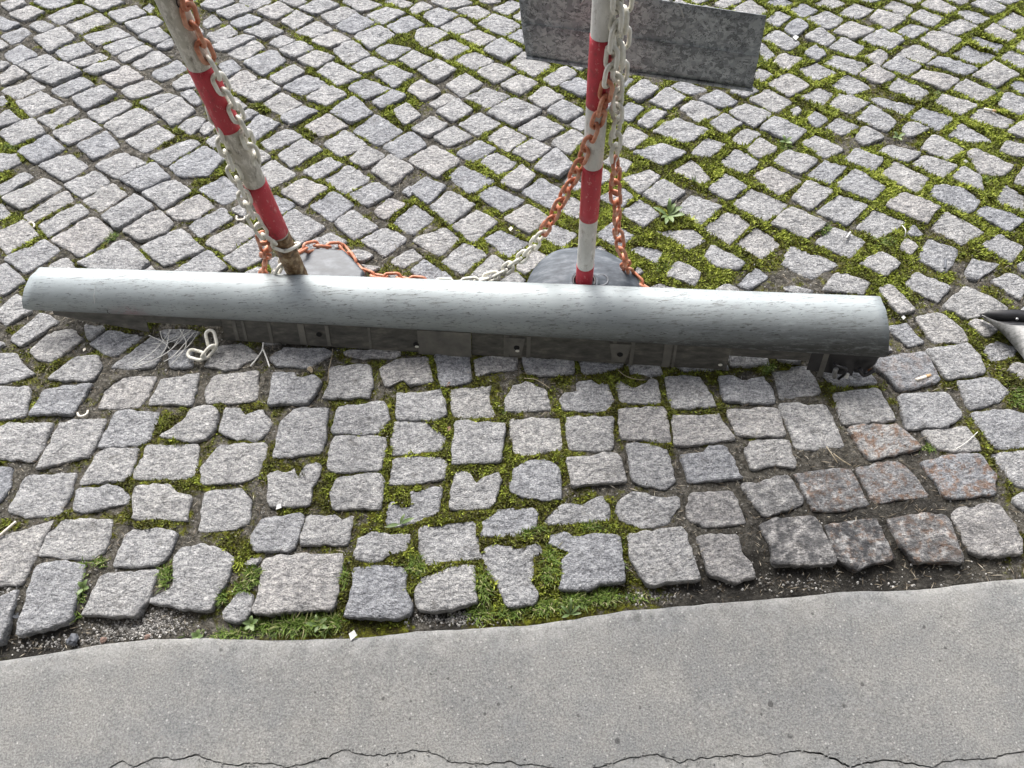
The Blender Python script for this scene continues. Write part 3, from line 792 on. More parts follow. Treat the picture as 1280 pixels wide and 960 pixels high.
# ------------------------------------------------------------------ bed between the stones
GX0, GX1, GY0, GY1, CELL = -1.95, 1.95, 0.10, 2.75, 0.0025
NX, NY = int((GX1 - GX0) / CELL), int((GY1 - GY0) / CELL)
occ = np.zeros((NX, NY), bool)
def raster(P):
    i0, j0 = np.floor((P.min(0) - (GX0, GY0)) / CELL).astype(int) - 1
    i1, j1 = np.ceil((P.max(0) - (GX0, GY0)) / CELL).astype(int) + 1
    i0, j0, i1, j1 = max(i0, 0), max(j0, 0), min(i1, NX), min(j1, NY)
    if i0 >= i1 or j0 >= j1:
        return
    X, Y = np.meshgrid(GX0 + (np.arange(i0, i1) + .5) * CELL, GY0 + (np.arange(j0, j1) + .5) * CELL, indexing='ij')
    ins = np.zeros(X.shape, bool)
    for k in range(len(P)):
        (xa, ya), (xb, yb) = P[k - 1], P[k]
        if ya == yb:
            continue
        ins ^= ((ya > Y) != (yb > Y)) & (X < (xb - xa) * (Y - ya) / (yb - ya) + xa)
    occ[i0:i1, j0:j1] |= ins
for o in outlines + extra:
    raster(o)

MOSS_SPOTS = [((*gp(px, py)[:2],), r, d) for px, py, r, d in (
    (1100, 725, 0.22, -0.75), (900, 735, 0.16, -0.6), (1000, 700, 0.20, -0.5), (1150, 620, 0.18, -0.35), (90, 790, 0.16, -0.6), (250, 690, 0.10, -0.25), (60, 620, 0.2, 0.12),
    (120, 480, 0.25, -0.10), (300, 430, 0.25, -0.10), (60, 120, 0.5, -0.12), (560, 640, 0.13, 0.22), (640, 560, 0.2, 0.10), (680, 745, 0.12, 0.25), (400, 770, 0.12, 0.12), (520, 700, 0.10, 0.3),
    (760, 660, 0.08, 0.3), (1200, 230, 0.35, 0.12), (900, 330, 0.2, 0.15), (960, 560, 0.15, -0.15), (545, 765, 0.06, -0.6), (250, 560, 0.15, 0.10), (410, 715, 0.08, 0.2))]
def moss_amount(x, y):
    far = sstep(0.75, 1.25, y)
    right = sstep(-0.75, 0.75, x)
    base = 0.53 - 0.05 * far + 0.23 * right * far
    for (cx, cy), r, d in MOSS_SPOTS:
        base = base + d * np.exp(-((x - cx) ** 2 + (y - cy) ** 2) / (r * r))
    n = fbm(x * 7 + 40, y * 7 + 9, 3)
    f = fbm(x * 30 + 5, y * 30 + 70, 2)
    return base + (n - 0.5) * 1.0 + (f - 0.5) * 0.7

def bed_z(x, y, ms=None):
    if ms is None:
        ms = moss_amount(x, y)
    z = -0.0060 + 0.0030 * sstep(0.35, 0.85, ms) + (fbm(x * 55, y * 55, 3) - 0.5) * 0.009 + (fbm(x * 8 + 3, y * 8, 2) - 0.5) * 0.005
    g = y - edge_y(x)
    z = z - 0.016 * sstep(0.10, 0.03, g)
    z = np.where(g < -0.004, -0.055, z)
    return z

gx, gy = np.arange(GX0, GX1, 0.006), np.arange(GY0, GY1, 0.006)
X, Y = np.meshgrid(gx, gy, indexing='ij')
ms = moss_amount(X, Y)
inner = occ.copy()
for _ in range(2):
    e = inner.copy()
    e[1:] &= inner[:-1]; e[:-1] &= inner[1:]; e[:, 1:] &= inner[:, :-1]; e[:, :-1] &= inner[:, 1:]
    inner = e
BZ = bed_z(X, Y, ms)
ins = inner[np.clip(((X - GX0) / CELL).astype(int), 0, NX - 1), np.clip(((Y - GY0) / CELL).astype(int), 0, NY - 1)]
BZ = np.where(ins, np.minimum(BZ, -0.022), BZ)
V = np.stack([X, Y, BZ], -1).reshape(-1, 3)
idx = np.arange(X.size).reshape(X.shape)
F = np.stack([idx[:-1, :-1], idx[1:, :-1], idx[1:, 1:], idx[:-1, 1:]], -1).reshape(-1, 4)
damp = np.zeros_like(X)
for px, py, r in ((1000, 715, .10), (1080, 712, .12), (1160, 705, .10), (940, 725, .09), (880, 735, .06), (1060, 655, .12), (1150, 640, .10), (30, 805, .08), (980, 660, .08), (560, 770, .05)):
    g = gp(px, py)
    damp = np.maximum(damp, np.exp(-((X - g.x) ** 2 + (Y - g.y) ** 2) / (r * r)) * (0.6 + 0.8 * fbm(X * 25, Y * 25, 2)))
damp = np.clip(damp, 0, 1)
bed = big_mesh('cobblestone_pavement', V, F, 'bed', None, True, {'moss': ms.ravel(), 'damp': damp.ravel()})
bed['kind'] = 'structure'
bed['label'] = 'pavement of grey granite setts with moss in the joints'

gv = [(-60, -60, -0.075), (60, -60, -0.075), (60, 60, -0.075), (-60, 60, -0.075)]
ground = mesh_obj('ground', gv, [(0, 1, 2, 3)], 'ground')
ground['kind'] = 'structure'

for i in sorted(SINGLE):
    V, F, c = stone_shape(outlines[i], 0.0095, i)
    Vl = V - (c[0], c[1], 0)
    o = mesh_obj('cobblestone', Vl, F, 'stone', bed, True, stone_attrs(c, i, len(V)))
    o.location = (c[0], c[1], 0)
RV, RF, RA, off = [], [], {'tint': [], 'rust': [], 'oil': []}, 0
rest = [(outlines[i], i, 0.013) for i in range(len(outlines)) if i not in SINGLE] + [(q, 2000 + k, 0.024) for k, q in enumerate(extra)]
for P, ident, st in rest:
    V, F, c = stone_shape(P, st, ident)
    RV.append(V)
    RF += [tuple(a + off for a in f) for f in F]
    for k, a in stone_attrs(c, ident, len(V)).items():
        RA[k].append(a)
    off += len(V)
ro = mesh_obj('small_cobblestones', np.concatenate(RV), RF, 'stone', bed, True, {k: np.concatenate(a) for k, a in RA.items()})
ro['kind'] = 'stuff'

# ------------------------------------------------------------------ moss
fi, fj = np.nonzero(~occ)
fx = GX0 + (fi + RNG.random(len(fi))) * CELL
fy = GY0 + (fj + RNG.random(len(fj))) * CELL
mm = moss_amount(fx, fy)
keep = (fy > edge_y(fx) + 0.012) & (RNG.random(len(fx)) < np.clip((mm - 0.40) * 1.5, 0, 0.42))
u, v = project(np.c_[fx, fy, np.zeros(len(fx))])
keep &= (u > -160) & (u < 1440) & (v > -60) & (v < 900)
fx, fy, mm = fx[keep], fy[keep], mm[keep]
def blades(x, y, z, length, width, per, spread, shade, bend=0.4):
    n = len(x) * per
    x, y, z, L, sh = (np.repeat(a, per) for a in (x, y, z, length, shade))
    L = L * RNG.uniform(0.6, 1.25, n)
    a = RNG.uniform(0, 2 * np.pi, n)
    t = RNG.uniform(0.1, spread, n)
    d = np.stack([np.cos(a) * np.sin(t), np.sin(a) * np.sin(t), np.cos(t)], 1)
    w = np.stack([-np.sin(a), np.cos(a), np.zeros(n)], 1) * (width * RNG.uniform(0.7, 1.3, n))[:, None]
    p0 = np.stack([x, y, z], 1)
    p1 = p0 + d * (L * 0.55)[:, None]
    d2 = d + np.stack([np.cos(a), np.sin(a), np.full(n, -0.4)], 1) * bend
    d2 /= np.linalg.norm(d2, axis=1)[:, None]
    p2 = p1 + d2 * (L * 0.5)[:, None]
    V = np.stack([p0 - w * 0.6, p0 + w * 0.6, p1 + w, p1 - w, p2 + w * 0.12, p2 - w * 0.12], 1).reshape(-1, 3)
    b = np.arange(n)[:, None] * 6
    F = np.concatenate([b + [0, 1, 2, 3], b + [3, 2, 4, 5]])
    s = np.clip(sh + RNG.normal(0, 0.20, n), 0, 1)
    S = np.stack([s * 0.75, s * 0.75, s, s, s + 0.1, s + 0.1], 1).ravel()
    return V, F, S
mz = bed_z(fx, fy, mm) - 0.001
clump = vnoise(fx * 110, fy * 110)
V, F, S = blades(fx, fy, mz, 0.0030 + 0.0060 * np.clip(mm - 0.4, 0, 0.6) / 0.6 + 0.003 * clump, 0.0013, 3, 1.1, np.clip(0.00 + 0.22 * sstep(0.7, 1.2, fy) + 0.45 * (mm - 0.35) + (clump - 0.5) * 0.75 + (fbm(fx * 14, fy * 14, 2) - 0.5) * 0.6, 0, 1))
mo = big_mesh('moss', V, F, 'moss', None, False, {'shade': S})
mo['kind'] = 'stuff'
mo['label'] = 'yellow-green moss growing in the joints between the setts'
# dry root hairs and grit on the bare soil of the joints
di, dj = np.nonzero(~occ)
sel = RNG.random(len(di)) < 0.05
dx, dy = GX0 + (di[sel] + .5) * CELL, GY0 + (dj[sel] + .5) * CELL
u, v = project(np.c_[dx, dy, np.zeros(len(dx))])
sel = (u > -60) & (u < 1340) & (v > -30) & (v < 850) & (dy > edge_y(dx) + 0.008) & (moss_amount(dx, dy) < 0.55)
dx, dy = dx[sel], dy[sel]
V, F, S = blades(dx, dy, bed_z(dx, dy) + 0.0008, RNG.uniform(0.006, 0.018, len(dx)), 0.0006, 1, 1.5, RNG.uniform(0, 1, len(dx)), 0.3)
dg = big_mesh('dry_grass', V, F, 'debris', None, False, {'shade': S})
dg['kind'] = 'stuff'
dg['label'] = 'fine dry roots and plant litter on the soil of the joints'
print('outlines', len(outlines), 'extra', len(extra), 'moss tufts', len(fx))
# ------------------------------------------------------------------ cement apron with a broken crack along its near side
CRACK_PX = [(-60, 978), (60, 972), (128, 962), (151, 950), (168, 958), (191, 946), (218, 948), (242, 943), (265, 951), (285, 956), (336, 953), (349, 958), (380, 956), (403, 946), (430, 937), (464, 945), (514, 936), (547, 943), (564, 951), (605, 955), (625, 951), (665, 956), (710, 962), (752, 958), (786, 946), (823, 943), (850, 951), (900, 945), (960, 942), (1018, 938), (1031, 942), (1065, 957), (1105, 947), (1135, 953), (1172, 958), (1179, 950), (1236, 947), (1280, 938), (1340, 930)]
CRK = np.array([gp(*p)[:2] for p in CRACK_PX])
SX = np.r_[np.linspace(-3.0, -0.8, 30, endpoint=False), np.linspace(-0.8, 0.8, 420), np.linspace(0.8, 3.0, 30)[1:]]
def slab(name, top, bot, z, label, round_top=True):
    rows, vals = [], []
    prof = [(0.0, -0.05), (0.0, -0.008), (0.0025, -0.0035), (0.007, -0.0008), (0.014, 0.0)] if round_top else [(0.0, -0.03), (0.0, -0.0015), (0.002, 0.0)]
    D = top - bot
    for off, dz in prof:
        rows.append(np.c_[SX, top - off, z + dz + 0 * SX]); vals.append(np.full(len(SX), 1.0))
    for k in (0.2, 0.4, 0.6, 0.8, 1.0):
        rows.append(np.c_[SX, top - (0.014 if round_top else 0.002) - (D - (0.014 if round_top else 0.002)) * k, z + 0 * SX]); vals.append(np.full(len(SX), max(0, 0.25 - k)))
    rows.append(rows[-1] - (0, 0, 0.03)); vals.append(np.zeros(len(SX)))
    V = np.stack(rows, 0)
    V[:, :, 2] += np.where(V[:, :, 2] > -0.03, (fbm(V[:, :, 0] * 9, V[:, :, 1] * 9, 2) - 0.5) * 0.006, 0)
    m, n = V.shape[:2]
    idx = np.arange(m * n).reshape(m, n)
    F = np.stack([idx[:-1, :-1], idx[1:, :-1], idx[1:, 1:], idx[:-1, 1:]], -1).reshape(-1, 4)
    o = big_mesh(name, V.reshape(-1, 3), F, 'slab', None, True, {'edge': np.concatenate(vals)})
    o.data.set_sharp_from_angle(angle=R(28))
    o['kind'] = 'structure'
    o['label'] = label
    return o
ey = edge_y(SX) + (fbm(SX * 16, SX * 0 + 3, 5) - 0.5) * 0.006
ac = (CRK[-1, 1] - CRK[0, 1]) / (CRK[-1, 0] - CRK[0, 0])
cy = np.interp(SX, CRK[:, 0], CRK[:, 1])
cy = np.where(SX < CRK[0, 0], CRK[0, 1] + (SX - CRK[0, 0]) * ac, np.where(SX > CRK[-1, 0], CRK[-1, 1] + (SX - CRK[-1, 0]) * ac, cy))
cy = cy + (fbm(SX * 80, SX * 0 + 8, 3) - 0.5) * 0.007
slab('pavement', ey, cy, -0.006, 'light grey cement apron beside the setts')
gap = 0.0002 + 0.0085 * np.clip(fbm(SX * 14 + 4, SX * 0, 3) - 0.54, 0, 1) + 0.0006 * RNG.random(len(SX))
slab('threshold_pavement', cy - gap, cy * 0 - 0.86, -0.008, 'strip of cement beyond the crack', False)

# crumbs broken off along the crack, and finer side cracks cut as thin dark wedges
CV, CF = [], []
for _ in range(420):
    x = random.uniform(-0.75, 0.75)
    y = float(np.interp(x, SX, cy)) + random.gauss(0, 0.007)
    r = random.uniform(0.0006, 0.0022)
    b = len(CV)
    for q in ((0, 0, 1), (1, 0, 0), (0, 1, 0), (-1, 0, 0), (0, -1, 0), (0, 0, -.6)):
        j = random.uniform(.6, 1.3)
        CV.append((x + q[0] * r * j, y + q[1] * r * j, -0.0055 + q[2] * r * j * .7))
    CF += [tuple(b + k for k in f) for f in ((0, 1, 2), (0, 2, 3), (0, 3, 4), (0, 4, 1), (5, 2, 1), (5, 3, 2), (5, 4, 3), (5, 1, 4))]
cr = mesh_obj('cement_crumbs', CV, CF, 'slab', None, False, {'edge': np.zeros(len(CV))})
cr['kind'] = 'stuff'
cr['label'] = 'crumbs of broken cement along the crack'
# ------------------------------------------------------------------ car sill lying across the post bases
SL, SR = gp(30, 409), gp(1112, 477)          # where its mounting flange stands on the stones
AX = (SR - SL)
SLEN = AX.length
AX = AX.normalized()
BK = Vector((0, 0, 1)).cross(AX).normalized()      # away from the kerb
sill = thing('car_sill', 'long scratched silver car sill panel lying in front of the chain posts', 'car part', SL)
def sp_(s, b, z):
    return AX * s + BK * b + Vector((0, 0, z))
def s_of(px, py=425):
    p = gp(px, py)
    return (p - SL).dot(AX)
ARC = [(0.024, 0.050), (0.0195, 0.056), (0.0185, 0.068), (0.022, 0.086), (0.031, 0.102), (0.045, 0.1145), (0.062, 0.1225), (0.082, 0.1255), (0.101, 0.1215), (0.115, 0.110), (0.122, 0.093), (0.124, 0.078)]
AC = catmull([Vector((b, z, 0)) for b, z in ARC], 3)
def fsc(s):
    return 0.86 + 0.28 * s / SLEN
NS = 90
V, F, gr, pk = [], [], [], []
sb0, sb1 = s_of(150), s_of(185)
def cover_pt(s, a):
    f = fsc(s)
    return sp_(s, a.x * f + 0.0035 * math.sin(s * 2.1), a.y * f)
def s_at_px(a, px):
    lo, hi = -0.2, SLEN + 0.2
    for _ in range(40):
        mid = (lo + hi) / 2
        u, v_ = project(cover_pt(mid, a) + SL)
        if u < px:
            lo = mid
        else:
            hi = mid
    return lo
ENDS = []
for j, a in enumerate(AC):
    k = j / (len(AC) - 1)
    ENDS.append((s_at_px(a, float(np.interp(k, [0, .06, .14, .30, .45, .60, .68, 1], [66, 40, 29, 27, 30, 37, 45, 58]))),
                 s_at_px(a, float(np.interp(k, [0, .10, .22, .42, .60, .68, 1], [1094, 1106, 1111, 1112, 1108, 1103, 1094])))))
for i in range(NS + 1):
    t = i / NS
    for j, a in enumerate(AC):
        k = j / (len(AC) - 1)
        s0, s1 = ENDS[j]
        s = s0 + (s1 - s0) * t
        V.append(cover_pt(s, a))
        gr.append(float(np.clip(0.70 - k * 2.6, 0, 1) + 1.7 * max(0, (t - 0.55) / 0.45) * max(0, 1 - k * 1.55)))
        pk.append(float(math.exp(-((s - sb1 + 0.02) / 0.035) ** 2 - ((k - 0.16) / 0.10) ** 2)))
n = len(AC)
for i in range(NS):
    for j in range(n - 1):
        F.append((i * n + j, (i + 1) * n + j, (i + 1) * n + j + 1, i * n + j + 1))
cover = mesh_obj('painted_cover', V, F, 'paint', sill, True, {'grime_shade': np.clip(gr, 0, 1), 'pink': pk})
so = cover.modifiers.new('thickness', 'SOLIDIFY')
so.thickness, so.offset = 0.0028, -1
# mounting flange: runs of grey plastic below the paint, each with its own drop
def flange_run(x0, x1, top, bot0, bot1, mat, name='mounting_flange', lean=0.0, parent=None):
    a, b = s_of(x0), s_of(x1)
    m = max(2, int((b - a) / 0.02))
    V, F = [], []
    for i in range(m + 1):
        s = a + (b - a) * i / m
        f = fsc(s)
        q = bot0 + (bot1 - bot0) * i / m
        for (bb, zz) in ((0.026 + lean, top), (0.026 + lean + 0.002, top)):
            pass
        bt, zt = 0.0235 + lean, top
        bb = 0.0235 - 0.0235 * (top - q) / 0.052 + lean
        V += [sp_(s, bt * f, zt * f), sp_(s, bb * f, q * f), sp_(s, (bb + 0.003) * f, q * f), sp_(s, (bt + 0.003) * f, zt * f)]
    for i in range(m):
        for j in range(4):
            l = (j + 1) % 4
            F.append((i * 4 + j, i * 4 + l, (i + 1) * 4 + l, (i + 1) * 4 + j))
    F += [(3, 2, 1, 0), (m * 4, m * 4 + 1, m * 4 + 2, m * 4 + 3)]
    return mesh_obj(name, V, F, mat, parent or sill)
fl0 = flange_run(70, 186, 0.056, 0.042, 0.010, 'flange')
flange_run(186.5, 282, 0.056, 0.036, 0.036, 'flange')
fl1 = flange_run(282.5, 526, 0.056, 0.001, 0.001, 'flange')
flange_run(526.5, 592, 0.057, 0.0005, 0.0005, 'flange_pale', lean=-0.0035)
fl2 = flange_run(592.5, 905, 0.056, 0.003, 0.005, 'flange')
flange_run(905.5, 1000, 0.056, 0.036, 0.034, 'flange')
fl3 = flange_run(1000.5, 1056, 0.058, 0.016, 0.010, 'black')
# the painted skin wraps under at the right end: a dark lip with a rusty edge
V, F = [], []
la, lb = s_of(1050), s_at_px(AC[0], 1098)
mL = 14
for i in range(mL + 1):
    q = i / mL
    s = la + (lb - la) * q
    f = fsc(s)
    dep = 0.004 + 0.036 * sstep(0.0, 0.30, q) * (1 - 0.55 * sstep(0.7, 1.0, q))
    for j in range(5):
        w_ = j / 4
        V.append(sp_(s, (0.0235 - 0.0225 * dep * w_ / 0.052 + 0.003 * w_ * w_) * f, (0.0525 - dep * w_) * f))
for i in range(mL):
    for j in range(4):
        F.append((i * 5 + j, (i + 1) * 5 + j, (i + 1) * 5 + j + 1, i * 5 + j + 1))
lip = mesh_obj('end_lip', V, F, 'black', sill, True)
so_ = lip.modifiers.new('t', 'SOLIDIFY')
so_.thickness = 0.0025
for x, w, par in ((296, 3, fl1), (308, 2, fl1), (340, 2.5, fl1), (378, 5, fl1), (412, 3, fl1), (465, 2, fl1), (632, 4, fl2), (660, 3, fl2), (764, 3, fl2), (786, 3, fl2), (826, 6, fl2), (838, 2, fl2), (1015, 4, fl3)):
    flange_run(x, x + w * 1.6, 0.0545, 0.004, 0.004, 'flange_pale', 'rib', lean=-0.0022, parent=par)
def plate_piece(pts, b, thick, mat, name, parent):
    """outline in (photo x, drop fraction) on the flange's slope, set b in front of it"""
    P = []
    for x, q in pts:
        s = s_of(x)
        f = fsc(s)
        P.append((s, (0.0235 - 0.0235 * (0.056 - q) / 0.052) * f, q * f))
    V = [sp_(s, bb - b, z) for s, bb, z in P] + [sp_(s, bb - b - thick, z) for s, bb, z in P]
    k = len(P)
    F = [tuple(range(k)), tuple(range(2 * k - 1, k - 1, -1))] + [(i, (i + 1) % k, k + (i + 1) % k, k + i) for i in range(k)]
    return mesh_obj(name, V, F, mat, parent)
plate_piece([(632, 0.050), (658, 0.050), (654, 0.012), (640, 0.008)], 0.0015, 0.0015, 'flange_pale', 'clip_boss', fl2)
plate_piece([(760, 0.050), (787, 0.050), (781, 0.010), (766, 0.010)], 0.0015, 0.0015, 'flange_pale', 'clip_boss', fl2)
def disc_on(x, q, r, mat, name, parent, b=0.0035, sy=1.0):
    s = s_of(x)
    f = fsc(s)
    bb = (0.0235 - 0.0235 * (0.056 - q) / 0.052) * f - b
    V = [sp_(s + r * math.cos(a) * 1.2, bb + r * 0.42 * math.sin(a) * sy, q * f + r * 0.9 * math.sin(a) * sy) for a in np.linspace(0, 2 * math.pi, 14, endpoint=False)]
    V += [v - BK * 0.0012 for v in V]
    F = [tuple(range(14)), tuple(range(27, 13, -1))] + [(i, (i + 1) % 14, 14 + (i + 1) % 14, 14 + i) for i in range(14)]
    return mesh_obj(name, V, F, mat, parent)
for x, q, par in ((404, 0.034, fl1), (524, 0.024, fl1), (774, 0.028, fl2), (648, 0.030, fl2)):
    disc_on(x, q, 0.0052, 'hole', 'screw_hole', par)
for x, q, par in ((649, 0.024, fl2), (896, 0.020, fl2), (525, 0.020, fl1)):
    disc_on(x, q, 0.0036, 'white_link', 'plastic_rivet', par, 0.0052, 0.7)
# broken clips at the right end
def clip(pts, rad, mat):
    P = []
    for x, b, z in pts:
        s = s_of(x)
        P.append(sp_(s, b, z))
    v, f = tube(catmull(P, 4), rad, 6)
    return mesh_obj('clip', v, f, mat, sill, True)
clip([(1027, 0.004, 0.052), (1031, -0.006, 0.058), (1040, -0.008, 0.054), (1042, -0.007, 0.030), (1040, -0.006, 0.008)], 0.0030, 'black')
clip([(1030, -0.004, 0.046), (1031, -0.006, 0.030), (1034, -0.006, 0.014)], 0.0050, 'grey_trim')
clip([(1046, -0.006, 0.032), (1046, -0.010, 0.022)], 0.0042, 'fibre')
clip([(1058, 0.0, 0.044), (1066, -0.006, 0.030), (1074, -0.004, 0.050)], 0.0048, 'black')
for x, q in ((1074, 0.026),):
    disc_on(x, q, 0.0045, 'rust', 'rusty_bolt', lip, 0.004)
# scratches in the paint
def on_cover(px, k):
    s = s_of(px)
    a = AC[int(k * (len(AC) - 1))]
    f = fsc(s)
    return sp_(s, a.x * f + 0.0035 * math.sin(s * 2.1) - 0.0002, a.y * f + 0.0005)
def scratch(pts, mat):
    v, f = tube([on_cover(x, k) for x, k in pts], 0.0006, 5)
    mesh_obj('scratch', v, f, mat, cover)
scratch([(133, 0.32), (134, 0.42), (136, 0.52)], 'paper')
scratch([(144, 0.12), (143, 0.18), (145, 0.22)], 'hole')
# outer end plate closing the right end's lower lip
# ------------------------------------------------------------------ chain posts
def wob_cyl(r, z0, z1, n=28, m=14, jit=0.0):
    V, F = [], []
    for i in range(m + 1):
        z = z0 + (z1 - z0) * i / m
        for k in range(n):
            a = 2 * math.pi * k / n
            rr = r + jit * (random.random() - 0.5)
            V.append((rr * math.cos(a), rr * math.sin(a), z))
    for i in range(m):
        for k in range(n):
            l = (k + 1) % n
            F.append((i * n + k, i * n + l, (i + 1) * n + l, (i + 1) * n + k))
    F += [tuple(range(n - 1, -1, -1)), tuple(m * n + k for k in range(n))]
    return V, F

def seg_at(foot, top, py):
    """distance along the pole whose picture height is py"""
    lo, hi = -0.02, 1.4
    for _ in range(50):
        mid = (lo + hi) / 2
        _u, v = project(foot + (top - foot).normalized() * mid)
        if v > py:
            lo = mid
        else:
            hi = mid
    return lo

POLES = {}
def post(label, foot_px, top_px, zf, r, bands, base_fn, lower_mat, upper_mat):
    foot = gp(*foot_px, zf)
    d = ray(*top_px)
    # the sight line's nearest point to the plumb line through the foot
    o = Vector((0, 0, CAM_H))
    h = Vector((d.x, d.y, 0))
    t = (foot.x * d.x + foot.y * d.y) / (h.length_squared)
    top = o + d * t
    ax = (top - foot).normalized()
    print('post lean', math.degrees(ax.angle(Vector((0, 0, 1)))), foot, top)
    root = thing('chain_post', label, 'post', (foot.x, foot.y, 0))
    q = ax.to_track_quat('Z', 'Y')
    loc = foot - Vector((foot.x, foot.y, 0))
    L = 0.98
    pole_zs = [seg_at(foot, top, p) for p in bands['split']]
    v, f = wob_cyl(r, pole_zs[0] if lower_mat else -0.03, L, m=30)
    pole = mesh_obj('pole', v, f, upper_mat, root, True)
    pole.location, pole.rotation_mode, pole.rotation_quaternion = loc, 'QUATERNION', q
    if lower_mat:
        v, f = wob_cyl(r * 1.03, -0.03, pole_zs[0], m=16, n=34, jit=0.0020)
        lo = mesh_obj('taped_foot', v, f, lower_mat, root, True)
        lo.location, lo.rotation_mode, lo.rotation_quaternion = loc, 'QUATERNION', q
    for a, b in bands['red']:
        za, zb = seg_at(foot, top, a), seg_at(foot, top, b)
        v, f = wob_cyl(r + 0.0006, za, zb, m=8)
        mesh_obj('red_band', v, f, 'red_band', pole, True)
    z = seg_at(foot, top, -170)
    for k in range(3):
        if z + 0.10 < L:
            v, f = wob_cyl(r + 0.0006, z, z + 0.09, m=4)
            mesh_obj('red_band', v, f, 'red_band', pole, True)
        z += 0.18
    v, f = lathe([(r + 0.002, L - 0.02), (r + 0.002, L + 0.002), (r * 0.8, L + 0.010), (r * 0.3, L + 0.014)], 24)
    mesh_obj('end_cap', v, f, 'black', pole, True)
    base_fn(root, foot)
    POLES[label] = (foot, top, ax)
    return root, foot, top, ax

def octagon_base(root, foot):
    c = gp(396, 353, 0.055) - Vector((foot.x, foot.y, 0))
    prof = [(0.108, 0.004), (0.108, 0.046), (0.1035, 0.0555), (0.040, 0.0570), (0.018, 0.0575)]
    V, F = [], []
    n = 8
    for r_, z in prof:
        for k in range(n):
            a = 2 * math.pi * (k + 0.32) / n
            V.append((c.x + r_ * math.cos(a) * 1.0, c.y + r_ * math.sin(a) * 0.98, z))
    for i in range(len(prof) - 1):
        for k in range(n):
            l = (k + 1) % n
            F.append((i * n + k, i * n + l, (i + 1) * n + l, (i + 1) * n + k))
    F.append(tuple((len(prof) - 1) * n + k for k in range(n)))
    b = mesh_obj('base', V, F, 'base_dark', root)
    bv = b.modifiers.new('bevel', 'BEVEL')
    bv.width, bv.segments, bv.limit_method = 0.003, 2, 'ANGLE'

def dome_base(root, foot):
    prof = [(0.128, 0.003), (0.130, 0.012), (0.127, 0.024), (0.112, 0.036), (0.090, 0.049), (0.055, 0.056), (0.034, 0.058), (0.032, 0.0635), (0.026, 0.0640), (0.0245, 0.056), (0.010, 0.055)]
    v, f = lathe(prof, 40, 0.035)
    b = mesh_obj('base', v, f, 'base', root, True)
    # filler hole beside the pole
    hp = gp(752, 350, 0.056) - Vector((foot.x, foot.y, 0))
    v, f = tube([Vector((0.0145 * math.cos(a), 0.0145 * math.sin(a), 0)) for a in np.linspace(0, 2 * math.pi, 22, endpoint=False)], 0.0026, 6, True)
    h = mesh_obj('hole_rim', v, f, 'base_dark', b, True)
    h.location = (hp.x, hp.y, 0.0555)
    v, f = lathe([(0.0135, 0.0), (0.0135, 0.001), (0.006, 0.001)], 20)
    h = mesh_obj('filler_hole', v, f, 'hole', b)
    h.location = (hp.x, hp.y, 0.0553)
    rp = [Vector(((0.024) * math.cos(a), 0.024 * math.sin(a), 0.0635)) for a in np.linspace(0, 2 * math.pi, 22, endpoint=False)]
    v, f = tube(rp, 0.0022, 6, True)
    mesh_obj('collar', v, f, 'black', b, True)

post('grubby white and red post with peeling brown tape at its foot, leaning', (376, 352), (213, 0), 0.056, 0.0205,
     {'split': [292], 'red': [(158, 80), (290, 227)]}, octagon_base, 'tape', 'grubby_post')
post('upright white and red post standing in a round grey base', (730, 354), (756, 0), 0.056, 0.0180,
     {'split': [352], 'red': [(130, 43), (271, 205), (353, 331)]}, dome_base, None, 'white_post')
PL, PR = list(POLES.values())

# ------------------------------------------------------------------ chains
def link_mesh(name, mat):
    w, hl, r = 0.0097, 0.0098, 0.0037
    pts = []
    for k in range(8):
        a = -math.pi / 2 + math.pi * k / 7
        pts.append(Vector((hl + w * math.cos(a), w * math.sin(a), 0)))
    for k in range(8):
        a = math.pi / 2 + math.pi * k / 7
        pts.append(Vector((-hl + w * math.cos(a), w * math.sin(a), 0)))
    v, f = tube(pts, r, 7, True)
    me = bpy.data.meshes.new(name)
    me.from_pydata([tuple(p) for p in v], [], f)
    me.polygons.foreach_set('use_smooth', [True] * len(me.polygons))
    me.materials.append(M[mat])
    return me
RED, WHITE = link_mesh('red_link', 'red_link'), link_mesh('white_link', 'white_link')
PITCH_L = 0.0306
def chain(label, pts, colours, roll=40.0, group=None, wobble=9.0):
    """pts: 3D waypoints; colours: list of (fraction end, 'r'/'w')"""
    path = catmull(pts, 24)
    L = [0.0]
    for a, b in zip(path, path[1:]):
        L.append(L[-1] + (b - a).length)
    n = int(L[-1] / PITCH_L)
    low = min(path, key=lambda p: p.z)
    root = thing('plastic_chain', label, 'chain', low, group)
    xs = np.array([tuple(p) for p in path])
    for i in range(n + 1):
        s = i * PITCH_L
        at = lambda q: Vector([np.interp(q, L, xs[:, k]) for k in range(3)])
        p = at(s)
        t = (at(s + 0.008) - at(s - 0.008)).normalized()
        side = t.cross(Vector((0, 0, 1)))
        if side.length < 0.15:
            side = t.cross(Vector((0, 1, 0)))
        side.normalize()
        up = side.cross(t)
        a = R(roll + (90 if i % 2 else 0) + random.uniform(-wobble, wobble))
        y = side * math.cos(a) + up * math.sin(a)
        z = t.cross(y)
        m = Matrix((t, y, z)).transposed().to_4x4()
        m.translation = p - low
        fr = s / L[-1]
        c = next(k for e, k in colours if fr <= e + 1e-6)
        o = bpy.data.objects.new('link', RED if c == 'r' else WHITE)
        o.matrix_local = m
        link(o, root)
        o.matrix_local = m
    return root

